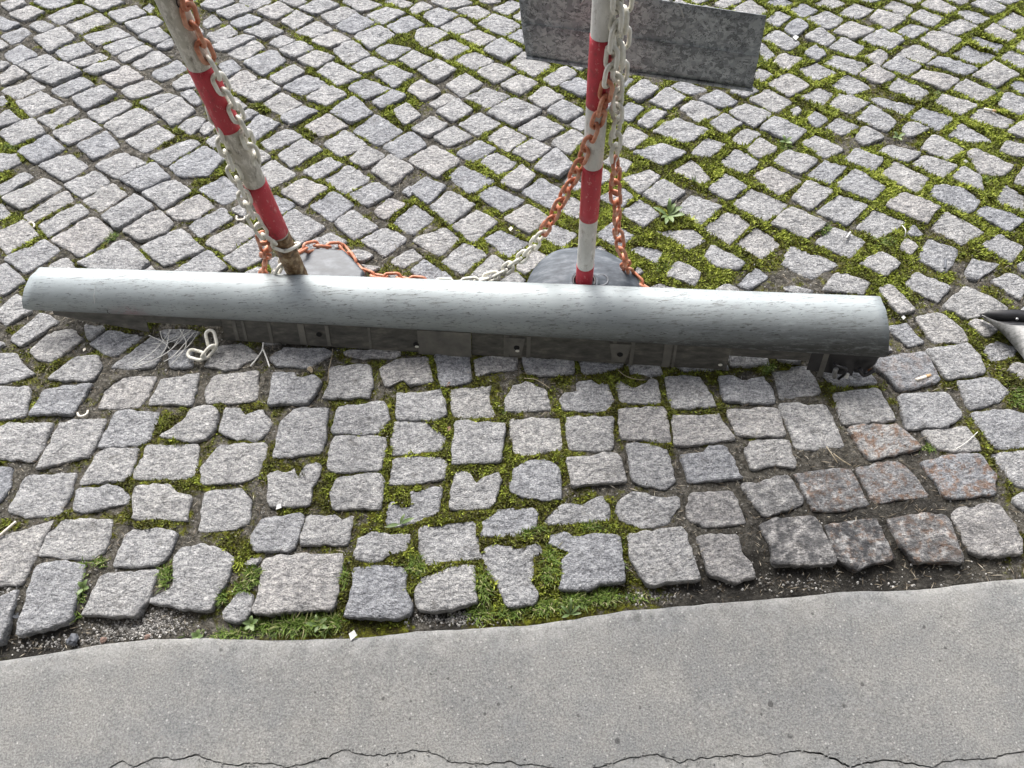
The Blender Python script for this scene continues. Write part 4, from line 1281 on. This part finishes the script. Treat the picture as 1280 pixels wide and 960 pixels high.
def on_pole(pole, px, py, off):
    """a point on the sight line through the pixel, off metres in front of the pole's axis"""
    foot, top, ax = pole
    d = ray(px, py).normalized()
    o = Vector((0, 0, CAM_H))
    w = o - foot
    a, b, c = d.dot(d), d.dot(ax), ax.dot(ax)
    dd, e = d.dot(w), ax.dot(w)
    t = (b * e - c * dd) / (a * c - b * b)
    return o + d * (t - off)

lp = [on_pole(PL, x, y, o) for x, y, o in ((222, -90, .02), (228, -40, .024), (236, 15, .025), (249, 48, .026), (262, 76, .026), (277, 106, .026), (291, 132, .026), (302, 156, .025), (312, 180, .022), (320, 202, .008))]
chain('chain of red then white links hanging down the front of the leaning post', lp, [(0.45, 'r'), (1.0, 'w')])
lp = [on_pole(PL, x, y, o) for x, y, o in ((268, 140, -.010), (277, 172, .010), (288, 205, .016), (297, 225, .020), (305, 246, .022), (314, 268, .024), (326, 288, .026), (338, 300, .026), (352, 307, .026), (364, 309, .022), (369, 300, .006))]
chain('white chain running down behind the leaning post and looped round its taped foot', lp, [(1.0, 'w')], 30)
lp = [on_pole(PL, 328, 298, .012), on_pole(PL, 332, 312, .0), yp(331, 326, 1.06), yp(330, 340, 1.055), yp(326, 356, 1.045)]
chain('short red chain hanging beside the foot of the leaning post', lp, [(1.0, 'r')], 35)
lp = [yp(355, 325, 1.04), yp(349, 337, 1.035), yp(342, 350, 1.03)]
chain('short white chain end lying against the octagonal base', lp, [(1.0, 'w')], 35)
lp = [gp(374, 315, 0.066), gp(386, 309, 0.064), gp(398, 307.5, 0.050), gp(414, 309, 0.03), gp(428, 309, 0.016), gp(436, 319, 0.012), gp(447, 335, 0.010), gp(458, 343, 0.010), gp(470, 345, 0.012), gp(484, 347, 0.011), gp(498, 347, 0.012), gp(512, 350, 0.012), gp(540, 353, 0.012), gp(566, 353.5, 0.014), gp(592, 352, 0.025)]
lp += [yp(610, 347, 1.065), yp(626, 341, 1.058), yp(642, 329, 1.050), yp(660, 315, 1.040), yp(676, 294, 1.030), yp(690, 273, 1.020), yp(700, 254, 1.012), yp(712, 231, 1.004), yp(724, 206, 0.996), yp(735, 182, 0.988), yp(747, 152, 0.980), yp(755, 124, 0.976), yp(761, 97, 0.974), yp(766, 60, 0.976), yp(771, 10, 0.982), yp(774, -50, 0.99)]
def frac_cols(pts, marks):
    path = catmull(pts, 24)
    L = [0.0]
    for a, b in zip(path, path[1:]):
        L.append(L[-1] + (b - a).length)
    return [(L[min(i * 24, len(L) - 1)] / L[-1], c) for i, c in marks[:-1]] + [(1.0, marks[-1][1])]
chain('chain sagging over the stones from the octagonal base and up to the upright post', lp, frac_cols(lp, [(11.5, 'r'), (19.5, 'w'), (27, 'r'), (99, 'w')] if False else [(12, 'r'), (19, 'w'), (27, 'r'), (99, 'w')]), 40)
lp = [yp(x, y, Y) for x, y, Y in ((776, -60, .985), (771, 5, .985), (772, 50, .984), (771, 95, .984), (772, 135, .985), (770, 170, .987), (768, 192, .988), (770, 215, .990), (769, 240, .994), (771, 262, .998), (772, 284, 1.002), (775, 304, 1.004), (780, 324, 1.004))]
lp += [gp(786, 340, 0.035), gp(796, 351, 0.022), gp(808, 360, 0.014), gp(820, 366, 0.012)]
chain('white then red chain hanging straight down beside the upright post', lp, frac_cols(lp, [(6, 'w'), (99, 'r')]), 45)
lp = [yp(x, y, Y) for x, y, Y in ((786, -50, 1.0), (782, 0, 1.0), (779, 40, 1.0), (777, 80, 1.0), (774, 110, 1.0), (766, 135, 1.004))]
chain('second white chain doubled over beside the top of the upright post', lp, [(1.0, 'w')], 10)
lp = [gp(264, 424, 0.030), gp(265, 433, 0.022), gp(258, 443, 0.012), gp(247, 444, 0.012), gp(238, 440, 0.012)]
chain('broken end of white chain lying on the setts under the silver sill', lp, [(1.0, 'w')], 20, wobble=35)
# ------------------------------------------------------------------ galvanised plate hung behind the upright post
pb_l, pb_r = yp(658, 71, 1.13), yp(940, 112, 1.05)
pt_r = yp(950, 18, 1.05)
H = pt_r - pb_r
pl_x = pb_r - pb_l
W = pl_x.length
xa = pl_x.normalized()
ya = H.normalized()
na = xa.cross(ya).normalized()
plate = thing('metal_plate', 'folded galvanised steel plate hung by wires behind the upright post', 'plate', pb_l)
HH = H.length
def plp(x, y, z):
    return xa * x + ya * y + na * z
def sheet(y0, y1, z0, z1, name):
    m, k = 24, 4
    V, F, st = [], [], []
    for i in range(m + 1):
        for j in range(k + 1):
            x, y = W * i / m, y0 + (y1 - y0) * j / k
            V.append(plp(x + 0.010 * y / HH, y, z0 + (z1 - z0) * j / k + 0.0012 * math.sin(x * 13 + y * 20)))
            st.append(math.exp(-((x - W * 0.42) / 0.035) ** 2) * (1.0 if y < HH * 0.6 else 0.4))
    for i in range(m):
        for j in range(k):
            a = i * (k + 1) + j
            F.append((a, a + k + 1, a + k + 2, a + 1))
    o = mesh_obj(name, V, F, 'galv', plate, True, {'stain': st})
    s_ = o.modifiers.new('t', 'SOLIDIFY')
    s_.thickness = 0.0012
    return o
sheet(0.0, HH * 0.50, 0.0, 0.0055, 'lower_panel')
sheet(HH * 0.494, HH, 0.0030, 0.0, 'upper_panel')
v, f = tube([plp(0, 0.0005, 0.002), plp(W + 0.002, 0.0005, 0.002)], 0.0028, 8)
mesh_obj('hem', v, f, 'galv', plate, True)
for x, y, s_ in ((W * 0.485, HH * 0.955, 0.0022), (W * 0.50, HH * 0.955, 0.0016), (W * 0.51, HH * 0.95, 0.0022)):
    v, f = box(-s_, s_, -s_, s_, -0.0006, 0.0006)
    v = [plp(x + p[0], y + p[1], 0.003 + p[2]) for p in v]
    mesh_obj('punched_mark', v, f, 'wire', plate)
def wire(pts, label):
    v, f = tube(catmull(pts, 6), 0.0011, 6)
    o = mesh_obj('wire', v, f, 'wire', None, True)
    return tag(o, label, 'wire')
hook = pb_l + plp(W * 0.70, HH * 0.88, 0.006)
wire([hook + na * -0.012, hook + na * 0.003, hook + Vector((-0.012, -0.004, 0.022)), yp(834, -4, 1.03), yp(805, -60, 1.02), on_pole(PR, 775, -110, 0.022)], 'steel wire tying the right half of the metal plate to the post')
hk = pb_l + plp(W * 0.28, HH * 0.86, 0.006)
wire([hk + na * -0.012, hk + na * 0.003, hk + Vector((0.010, -0.004, 0.022)), yp(744, -20, 1.02), on_pole(PR, 752, -60, 0.022)], 'steel wire tying the left half of the metal plate to the post')
# cable loop at the top of the leaning post
lp = [on_pole(PL, x, y, o) for x, y, o in ((222, -20, .020), (221, 2, .024), (224, 9, .026), (230, 10, .028))]
v, f = tube(catmull(lp, 6), 0.0011, 6)
tag(mesh_obj('wire', v, f, 'black', None, True), 'thin black wire holding the chain on the leaning post', 'wire')

# ------------------------------------------------------------------ dark trim offcut at the right
def solid(name, pts, thick, mat, parent, down=True):
    k = len(pts)
    d = Vector((0, 0, -thick)) if down else Vector((0, thick, 0))
    V = list(pts) + [p + d for p in pts]
    F = [tuple(range(k)), tuple(range(2 * k - 1, k - 1, -1))] + [(i, k + i, k + (i + 1) % k, (i + 1) % k) for i in range(k)]
    return mesh_obj(name, V, F, mat, parent)
tr = thing('trim_offcut', 'pointed black and grey car trim offcut lying on the setts', 'car part', gp(1290, 430))
o0 = gp(1290, 430)
ridge = [gp(1225, 393, 0.020), gp(1243, 401, 0.034), gp(1264, 406, 0.042), gp(1300, 409, 0.045), gp(1400, 425, 0.048)]
backp = [gp(1225, 392.5, 0.022), gp(1238, 389, 0.030), gp(1254, 387.5, 0.034), gp(1274, 387, 0.036), (gp(1300, 391, 0.038)), gp(1400, 402, 0.040)]
foot_ = [gp(1226, 394, 0.014), gp(1240, 405, 0.010), gp(1256, 419, 0.008), gp(1270, 436, 0.008), gp(1282, 452, 0.008), gp(1300, 480, 0.008), gp(1400, 560, 0.008)]
hollow = [(a + b) * 0.5 - Vector((0, 0, 0.018)) for a, b in zip(ridge[1:], backp[1:5])]
def strip(A, B, thick, mat, name):
    n_ = 14
    def rs(P):
        c = catmull(P, 8)
        return [c[int(i * (len(c) - 1) / (n_ - 1))] for i in range(n_)]
    A, B = rs(A), rs(B)
    V = [a - o0 for a in A] + [b - o0 for b in B]
    F = [(i, i + 1, n_ + i + 1, n_ + i) for i in range(n_ - 1)]
    o = mesh_obj(name, V, F, mat, tr, True)
    s_ = o.modifiers.new('t', 'SOLIDIFY')
    s_.thickness, s_.offset = thick, 0
strip(ridge, foot_, 0.0025, 'grey_trim', 'outer_face')
strip(backp, [backp[0]] + hollow + [(ridge[-1] + backp[-1]) * 0.5 - Vector((0, 0, 0.018))], 0.0025, 'black', 'inner_face')
strip([ridge[0]] + hollow + [(ridge[-1] + backp[-1]) * 0.5 - Vector((0, 0, 0.018))], ridge, 0.0025, 'black', 'inner_face')
rv = gp(1271, 399, 0.036) - o0
v, f = lathe([(0.003, 0.0), (0.003, 0.002), (0.0015, 0.003)], 12)
h = mesh_obj('rivet', v, f, 'wire', tr, True)
h.location = rv

# ------------------------------------------------------------------ litter
def bit(name, pts, rad, mat, label, cat, n=6):
    v, f = tube(catmull(pts, 5), rad, n)
    low = min(pts, key=lambda p: p.z)
    v = [p - low for p in v]
    o = mesh_obj(name, v, f, mat, None, True)
    o.location = low
    return tag(o, label, cat)
def butt(a, b, label, r=0.0038):
    P, Q = gp(*a, 0.0045), gp(*b, 0.0045)
    root = thing('cigarette_butt', label, 'cigarette', P)
    mid = P.lerp(Q, 0.68)
    v, f = tube([p - P for p in (P, P.lerp(mid, 0.5), mid)], [r, r * 0.92, r], 10)
    mesh_obj('filter', v, f, 'butt', root, True)
    v, f = tube([p - P for p in (mid, mid.lerp(Q, 0.5), Q)], [r * 1.01, r * 1.01, r * 0.9], 10)
    mesh_obj('tip', v, f, 'butt_tip', root, True)
butt((1145, 475), (1163, 469), 'crushed cream cigarette butt on a sett near the right end of the silver sill')
butt((1230, 136), (1245, 139), 'cigarette butt between mossy setts far from the sill', 0.003)
bit('plastic_stick', [gp(1058, 298, .006), gp(1063, 290, .007)], 0.0022, 'paper', 'short white plastic stick on a sett behind the right end of the sill', 'litter')
bit('plastic_stick', [gp(1181, 336, .006), gp(1182, 324, .007)], 0.0030, 'pebble', 'short blue-grey plastic stick lying on a sett', 'litter')
bit('chain_link_fragment', [gp(97, 516, .003), gp(99, 520, .003), gp(104, 520, .003), gp(109, 517, .003), gp(110, 513, .003)], 0.0024, 'butt', 'curved cream fragment of a chain link in a joint before the sill', 'litter')
bit('chain_link_fragment', [gp(296, 270, .003), gp(296, 274, .003), gp(300, 275, .003), gp(305, 274, .003), gp(306, 271, .003)], 0.0024, 'butt', 'curved pinkish fragment of a chain link beside the leaning post', 'litter')
bit('chain_link_fragment', [gp(36, 279, .003), gp(40, 278, .003), gp(43, 281, .003), gp(42, 284, .003)], 0.0022, 'butt', 'curved cream fragment of a chain link behind the left end of the sill', 'litter')
def chip(px, py, w, mat, label, name='paper_scrap', cat='litter', z=0.004):
    c = gp(px, py, z)
    P = [(-w, -w * .7), (w * .8, -w * .9), (w * 1.1, w * .5), (-w * .3, w * .8)]
    a = random.uniform(0, 1)
    P = [(x * math.cos(a) - y * math.sin(a), x * math.sin(a) + y * math.cos(a)) for x, y in P]
    V = [Vector((x, y, 0.0012 * (x > 0))) for x, y in P] + [Vector((x, y, 0.0012 * (x > 0) - 0.0008)) for x, y in P]
    F = [(0, 1, 2, 3), (7, 6, 5, 4)] + [(i, 4 + i, 4 + (i + 1) % 4, (i + 1) % 4) for i in range(4)]
    o = mesh_obj(name, V, F, mat)
    o.location = c
    return tag(o, label, cat)
chip(440, 794, 0.0080, 'paper', 'white scrap of printed paper at the edge of the cement', z=-0.004)
chip(348, 633, 0.0062, 'paper', 'bright white scrap lying on a notched sett')
chip(994, 47, 0.0085, 'paper', 'white scrap in a mossy joint beyond the metal plate')
chip(560, 526 - 46, 0.0055, 'brown_leaf', 'pale pink scrap in a joint under the middle of the sill', z=0.0)
chip(638, 286, 0.0055, 'butt', 'cream scrap on a sett between the two posts')
chip(560, 536, 0.0060, 'brown_leaf', 'brown leaf scrap in a mossy joint before the sill', 'dead_leaf', 'leaf', 0.0)
chip(677, 731, 0.0060, 'brown_leaf', 'brown leaf scrap in the grass beside the cement', 'dead_leaf', 'leaf', -0.004)
chip(107, 407, 0.0040, 'paper', 'tiny white scrap under the left end of the sill', z=0.002)
chip(1129, 397, 0.0045, 'paper', 'tiny pale scrap in the moss beside the right end of the sill', z=0.0)
chip(105, 60 + 377, 0.0040, 'butt', 'small cream scrap among the setts below the left end of the sill', z=0.002)
# frayed string and cable ties under the sill
st = thing('frayed_string', 'bundle of frayed pale string spilling out under the silver sill', 'string', gp(215, 440))
s0 = gp(215, 440)
for a, b, c_ in (((186, 419), (205, 428), (212, 436)), ((165, 458), (195, 440), (214, 412)), ((168, 459), (205, 445), (238, 414)), ((212, 412), (208, 432), (201, 444)), ((230, 412), (215, 434), (196, 448)), ((242, 416), (222, 440), (205, 452)), ((225, 412), (232, 430), (214, 456)), ((246, 418), (236, 434), (220, 446)), ((190, 430), (214, 426), (240, 412)), ((200, 414), (206, 428), (222, 420))):
    P = [gp(*a, .006 + random.random() * .008) - s0, gp(b[0] + random.uniform(-3, 3), b[1] + random.uniform(-3, 3), .010 + random.random() * .008) - s0, gp(*c_, .006 + random.random() * .008) - s0]
    v, f = tube(catmull(P, 6), 0.0009, 5)
    mesh_obj('strand', v, f, 'fibre', st, True)
ct = thing('cable_tie', 'pale forked cable tie hanging below the sill flange', 'cable tie', gp(328, 440))
s0 = gp(328, 440)
for P in ([gp(329, 428, .016), gp(328, 437, .012), gp(322, 447, .006), gp(313, 458, .004)], [gp(329, 437, .012), gp(333, 447, .007), gp(337, 459, .004)]):
    v, f = tube(catmull([p - s0 for p in P], 5), 0.0016, 6)
    mesh_obj('strap', v, f, 'fibre', ct, True)
bit('straw', [gp(1033, 558, .004), gp(1040, 568, .008), gp(1047, 579, .004)], 0.0009, 'straw', 'dry straw crossing the joint beside the rust-stained setts', 'straw')
bit('straw', [gp(1042, 567, .004), gp(1052, 575, .007), gp(1064, 582, .003)], 0.0011, 'straw', 'bent dry straw beside the rust-stained setts', 'straw')
bit('straw', [gp(1192, 563, .004), gp(1208, 553, .007), gp(1222, 540, .004)], 0.0009, 'fibre', 'pale straw lying over a sett below the dark trim offcut', 'straw')
bit('straw', [gp(410, 478, .003), gp(411, 462, .006), gp(415, 445, .006), gp(416, 436, .008)], 0.0007, 'straw', 'thin dry straw upright against the sill flange', 'straw')
bit('twig', [gp(-8, 676, .004), gp(6, 664, .007), gp(20, 652, .004)], 0.0026, 'butt', 'pale twig in the joint at the left of the front setts', 'twig')
bit('straw', [gp(655, 473, .0), gp(668, 474, .004), gp(678, 479, .003), gp(688, 486, .0)], 0.0008, 'straw', 'curled dry straw in a mossy joint under the middle of the sill', 'straw')
bit('straw', [gp(772, 462, .0), gp(782, 470, .004), gp(795, 474, .004), gp(806, 475, .0)], 0.0008, 'straw', 'curled dry straw lying across a notched sett', 'straw')
bit('straw', [gp(1128, 282, .0), gp(1132, 288, .014), gp(1131, 296, .004)], 0.0012, 'fibre', 'pale dry stalk beside a small mossy sett', 'straw')
def pebble(px, py, r, mat, label, z=-0.012):
    c = gp(px, py, z)
    V, F = [], []
    n_, m_ = 9, 5
    kx, ky, kz = random.uniform(1.0, 1.4), random.uniform(0.8, 1.0), random.uniform(0.5, 0.7)
    ph = random.uniform(0, 6)
    for i in range(m_ + 1):
        th = math.pi * i / m_
        for k in range(n_):
            a = 2 * math.pi * k / n_
            rr = r * (0.92 + 0.14 * math.sin(3 * a + ph + i) + random.uniform(-0.08, 0.08) * (0 < i < m_))
            V.append((rr * kx * math.sin(th) * math.cos(a), rr * ky * math.sin(th) * math.sin(a), rr * kz * math.cos(th)))
    for i in range(m_):
        for k in range(n_):
            l = (k + 1) % n_
            F.append((i * n_ + k, (i + 1) * n_ + k, (i + 1) * n_ + l, i * n_ + l))
    o = mesh_obj('pebble', V, F, mat, None, False)
    o.rotation_euler = (0.2, 0.1, ph)
    o.location = c
    return tag(o, label, 'pebble')
pebble(91, 800, 0.0125, 'pebble', 'dark blue-grey pebble in the gutter beside the cement')
pebble(20, 769, 0.0105, 'pebble', 'grey pebble wedged between two setts by the cement')
pebble(129, 800, 0.0065, 'pebble_red', 'reddish pebble among the gutter gravel')
pebble(184, 796, 0.0055, 'pebble_red', 'small brick-red pebble at the cement edge beside the gravel')
pebble(388, 462, 0.0075, 'straw', 'small brown pebble below the sill flange', -0.002)
pebble(1207, 202, 0.0065, 'paper', 'small white pebble between two mossy setts', 0.0)

# loose gravel in the gutter
pts = []
for cx, cy, sx, sy, k in ((165, 786, 45, 12, 900), (205, 776, 24, 12, 500), (560, 772, 50, 9, 420), (12, 742, 16, 8, 80), (120, 800, 40, 6, 200), (800, 745, 60, 8, 120), (1000, 728, 160, 10, 160), (60, 806, 50, 8, 140)):
    for _ in range(k):
        pts.append((random.gauss(cx, sx * .55), random.gauss(cy, sy * .6)))
for _ in range(9000):
    pts.append((random.uniform(-20, 1300), random.uniform(20, 760)))
GV, GF, GS = [], [], []
ico = [(0, 0, 1), (0.9, 0, 0.1), (0, 0.9, 0.1), (-0.9, 0, 0.1), (0, -0.9, 0.1), (0, 0, -0.8)]
icf = [(0, 1, 2), (0, 2, 3), (0, 3, 4), (0, 4, 1), (5, 2, 1), (5, 3, 2), (5, 4, 3), (5, 1, 4)]
for px, py in pts:
    p = gp(px, py, -0.02)
    ii, jj = int((p.x - GX0) / CELL), int((p.y - GY0) / CELL)
    if not (0 <= ii < NX and 0 <= jj < NY) or occ[ii, jj] or p.y < float(edge_y(p.x)) + 0.004:
        continue
    z = float(bed_z(np.array([p.x]), np.array([p.y]))[0])
    r = random.uniform(0.0012, 0.0034) * (1 if py > 700 else 0.75)
    b = len(GV)
    a = random.uniform(0, 6)
    for q in ico:
        jx = random.uniform(.7, 1.25)
        GV.append((p.x + r * jx * (q[0] * math.cos(a) - q[1] * math.sin(a)), p.y + r * jx * (q[0] * math.sin(a) + q[1] * math.cos(a)), z + r * 0.4 + r * q[2] * 0.8))
    GF += [tuple(b + k for k in f) for f in icf]
    GS += [random.random() ** (1 if py > 700 else 1.6)] * 6
gv_ = mesh_obj('gravel', GV, GF, 'gravel', None, False, {'shade': GS})
gv_['kind'] = 'stuff'
gv_['label'] = 'loose gravel in the gutter between setts and cement'

# grass along the gutter and in the front joints
gx_, gy_, gl_ = [], [], []
for cx, cy, sx, sy, k, L in ((330, 783, 30, 6, 120, .026), (375, 780, 30, 6, 170, .034), (410, 778, 18, 6, 90, .030), (285, 792, 26, 5, 90, .022), (240, 797, 16, 3, 30, .018), (100, 735, 5, 14, 90, .020), (105, 710, 5, 8, 60, .018), (92, 765, 5, 8, 40, .018), (126, 702, 8, 6, 50, .016), (208, 722, 7, 12, 80, .022), (318, 722, 8, 10, 80, .024), (305, 738, 8, 8, 60, .022), (278, 745, 5, 10, 50, .022), (430, 722, 6, 12, 70, .020), (520, 708, 10, 7, 110, .022), (545, 704, 14, 3, 60, .014), (604, 735, 8, 18, 130, .026), (600, 765, 14, 8, 90, .022), (640, 764, 18, 6, 130, .024), (680, 757, 18, 6, 130, .024), (720, 748, 16, 6, 150, .028), (755, 745, 18, 6, 150, .024), (690, 700, 7, 14, 80, .024), (685, 722, 7, 8, 60, .022), (655, 668, 14, 3, 90, .016), (675, 664, 8, 3, 50, .016), (740, 660, 16, 4, 90, .014), (775, 700, 5, 20, 50, .018), (800, 745, 20, 5, 50, .016), (958, 462, 10, 5, 50, .020), (1030, 290, 6, 6, 60, .020), (130, 292, 10, 4, 70, .022), (140, 298, 8, 4, 40, .022), (945, 82, 10, 3, 60, .018), (1170, 120, 8, 6, 70, .014), (1245, 122, 8, 8, 80, .014), (1230, 225, 10, 8, 80, .014), (870, 228, 6, 3, 40, .018), (980, 185, 8, 4, 50, .016), (1105, 305, 12, 6, 70, .014), (830, 335, 14, 6, 80, .014), (1270, 500, 10, 12, 90, .018), (1160, 560, 10, 4, 50, .014), (820, 500, 3, 8, 30, .012), (630, 520, 4, 10, 30, .010), (15, 186, 8, 3, 40, .016)):
    for _ in range(k):
        gx_.append((random.gauss(cx, sx * .5), random.gauss(cy, sy * .55), L))
P = np.array([(*gp(a, b, -0.008)[:2], l) for a, b, l in gx_])
ii, jj = ((P[:, 0] - GX0) / CELL).astype(int), ((P[:, 1] - GY0) / CELL).astype(int)
ok = ~occ[np.clip(ii, 0, NX - 1), np.clip(jj, 0, NY - 1)] & (P[:, 1] > edge_y(P[:, 0]) + 0.004)
P = P[ok]
V, F, S = blades(P[:, 0], P[:, 1], bed_z(P[:, 0], P[:, 1]) - 0.001, P[:, 2] * 0.75, 0.0009, 2, 1.3, np.clip(0.35 + 0.5 * RNG.random(len(P)), 0, 1), 0.8)
go = big_mesh('grass', V, F, 'grass', None, False, {'shade': S})
go['kind'] = 'stuff'
go['label'] = 'short green grass sprouting in the gutter and front joints'

# broad-leaved weeds
def weed(px, py, leaves, label, z=-0.004):
    c = gp(px, py, z)
    root = thing('weed', label, 'plant', c)
    for ang, L, w, lift in leaves:
        V, F = [], []
        m = 7
        for i in range(m + 1):
            t = i / m
            ww = w * math.sin(math.pi * min(1, t * 0.92 + 0.06)) ** 0.8 if t > 0.25 else w * (0.18 + t)
            d = L * t
            zz = lift * L * math.sin(t * 1.9) - 0.0
            for k in (-1, 0, 1):
                V.append((d * math.cos(ang) - k * ww * math.sin(ang), d * math.sin(ang) + k * ww * math.cos(ang), zz + (0.12 * ww if k else -0.1 * ww)))
        for i in range(m):
            for k in range(2):
                a = i * 3 + k
                F.append((a, a + 1, a + 4, a + 3))
        mesh_obj('leaf', V, F, 'leaf', root, True)
weed(835, 270, [(R(82), .034, .0045, .8), (R(20), .036, .0065, .45), (R(-12), .038, .0075, .3), (R(-78), .030, .0060, .4), (R(-110), .034, .0055, .3), (R(150), .040, .0045, .3), (R(50), .028, .005, .7), (R(-150), .022, .004, .4)], 'broad-leaved weed sprouting beside the upright post', 0.002)
weed(500, 655, [(R(15), .030, .004, .3), (R(195), .028, .004, .25), (R(60), .020, .003, .4)], 'flat pale weed between cracked setts in front of the sill', 0.0)
weed(314, 780, [(R(20), .016, .0045, .5), (R(80), .014, .004, .6), (R(160), .018, .005, .4), (R(230), .014, .004, .3), (R(300), .016, .0045, .4)], 'small round-leaved weed in the gutter grass left of the largest sett', -0.012)
weed(247, 796, [(R(0), .012, .004, .5), (R(75), .013, .0045, .5), (R(150), .012, .004, .5), (R(220), .012, .004, .4), (R(290), .012, .004, .4)], 'small round-leaved weed at the end of the gutter gravel', -0.014)
weed(398, 782, [(R(30), .020, .004, .6), (R(100), .018, .0035, .7), (R(170), .022, .004, .4), (R(340), .022, .004, .5), (R(250), .014, .003, .3)], 'spreading weed in the gutter grass below the largest sett', -0.012)
weed(713, 768, [(R(35), .022, .003, .6), (R(85), .026, .003, .8), (R(140), .022, .003, .6), (R(0), .020, .003, .4), (R(200), .018, .003, .4)], 'grassy weed at the cement edge near the chipped corner', -0.014)
weed(1122, 172, [(R(10), .018, .004, .5), (R(120), .016, .004, .5), (R(200), .018, .004, .4), (R(280), .016, .004, .4)], 'grey-green weed rosette between mossy setts', 0.0)
weed(982, 178, [(R(30), .018, .004, .5), (R(110), .018, .004, .5), (R(190), .018, .004, .4), (R(320), .016, .004, .4)], 'green weed rosette in a joint below the metal plate', 0.0)
weed(105, 735, [(R(60), .016, .004, .6), (R(130), .014, .004, .6), (R(350), .014, .004, .5), (R(250), .016, .004, .5)], 'leafy weed in the wide joint beside the leftmost front setts', -0.004)

# ------------------------------------------------------------------ unseen house wall and overhang, added to shade the near ground and sill
bd = thing('building', 'unseen plastered house wall with a boarded door and overhang, added behind the cement apron for shade', 'building', (0, -0.42, 0))
def bpart(name, dims, mat, parent=None):
    v, f = box(*dims)
    o = mesh_obj(name, v, f, mat, parent or bd)
    m_ = o.modifiers.new('b', 'BEVEL')
    m_.width, m_.segments = 0.006, 2
    return o
M['plaster'] = simple('old_plaster', [(0.3, (0.19, 0.19, 0.19)), (0.6, (0.27, 0.27, 0.268)), (0.8, (0.33, 0.33, 0.325))], 3, 0.9, 0.4, 0.004)
M['board'] = simple('weathered_door_board', [(0.3, (0.055, 0.052, 0.048)), (0.7, (0.115, 0.11, 0.10))], 9, 0.7, 0.4, 0.002, stretch=(6, 1, 0.6))
for x0, x1 in ((-7, -0.95), (0.95, 7)):
    bpart('wall', (x0, x1, -0.40, 0, -0.10, 6.5), 'plaster')
bpart('wall', (-0.948, 0.948, -0.40, -0.002, 2.35, 6.5), 'plaster')
M['shade_canopy'] = simple('grey_render', [(0.3, (0.16, 0.165, 0.17)), (0.7, (0.24, 0.245, 0.25))], 4, 0.9, 0.3, 0.002)
bpart('shade_canopy', (-3.2, 3.2, 0.003, 1.55, 2.75, 2.85), 'shade_canopy')  # added overhead, out of view, to keep sky light off the near ground
bpart('lintel', (-1.05, 1.05, 0.002, 0.02, 2.30, 2.48), 'plaster')
dr = bpart('door', (-0.94, 0.94, -0.33, -0.30, -0.02, 2.34), 'board')
for k in range(12):
    bpart('board', (-0.936 + k * 0.156, -0.936 + k * 0.156 + 0.152, -0.298, -0.280, 0.0, 2.33), 'board', dr)
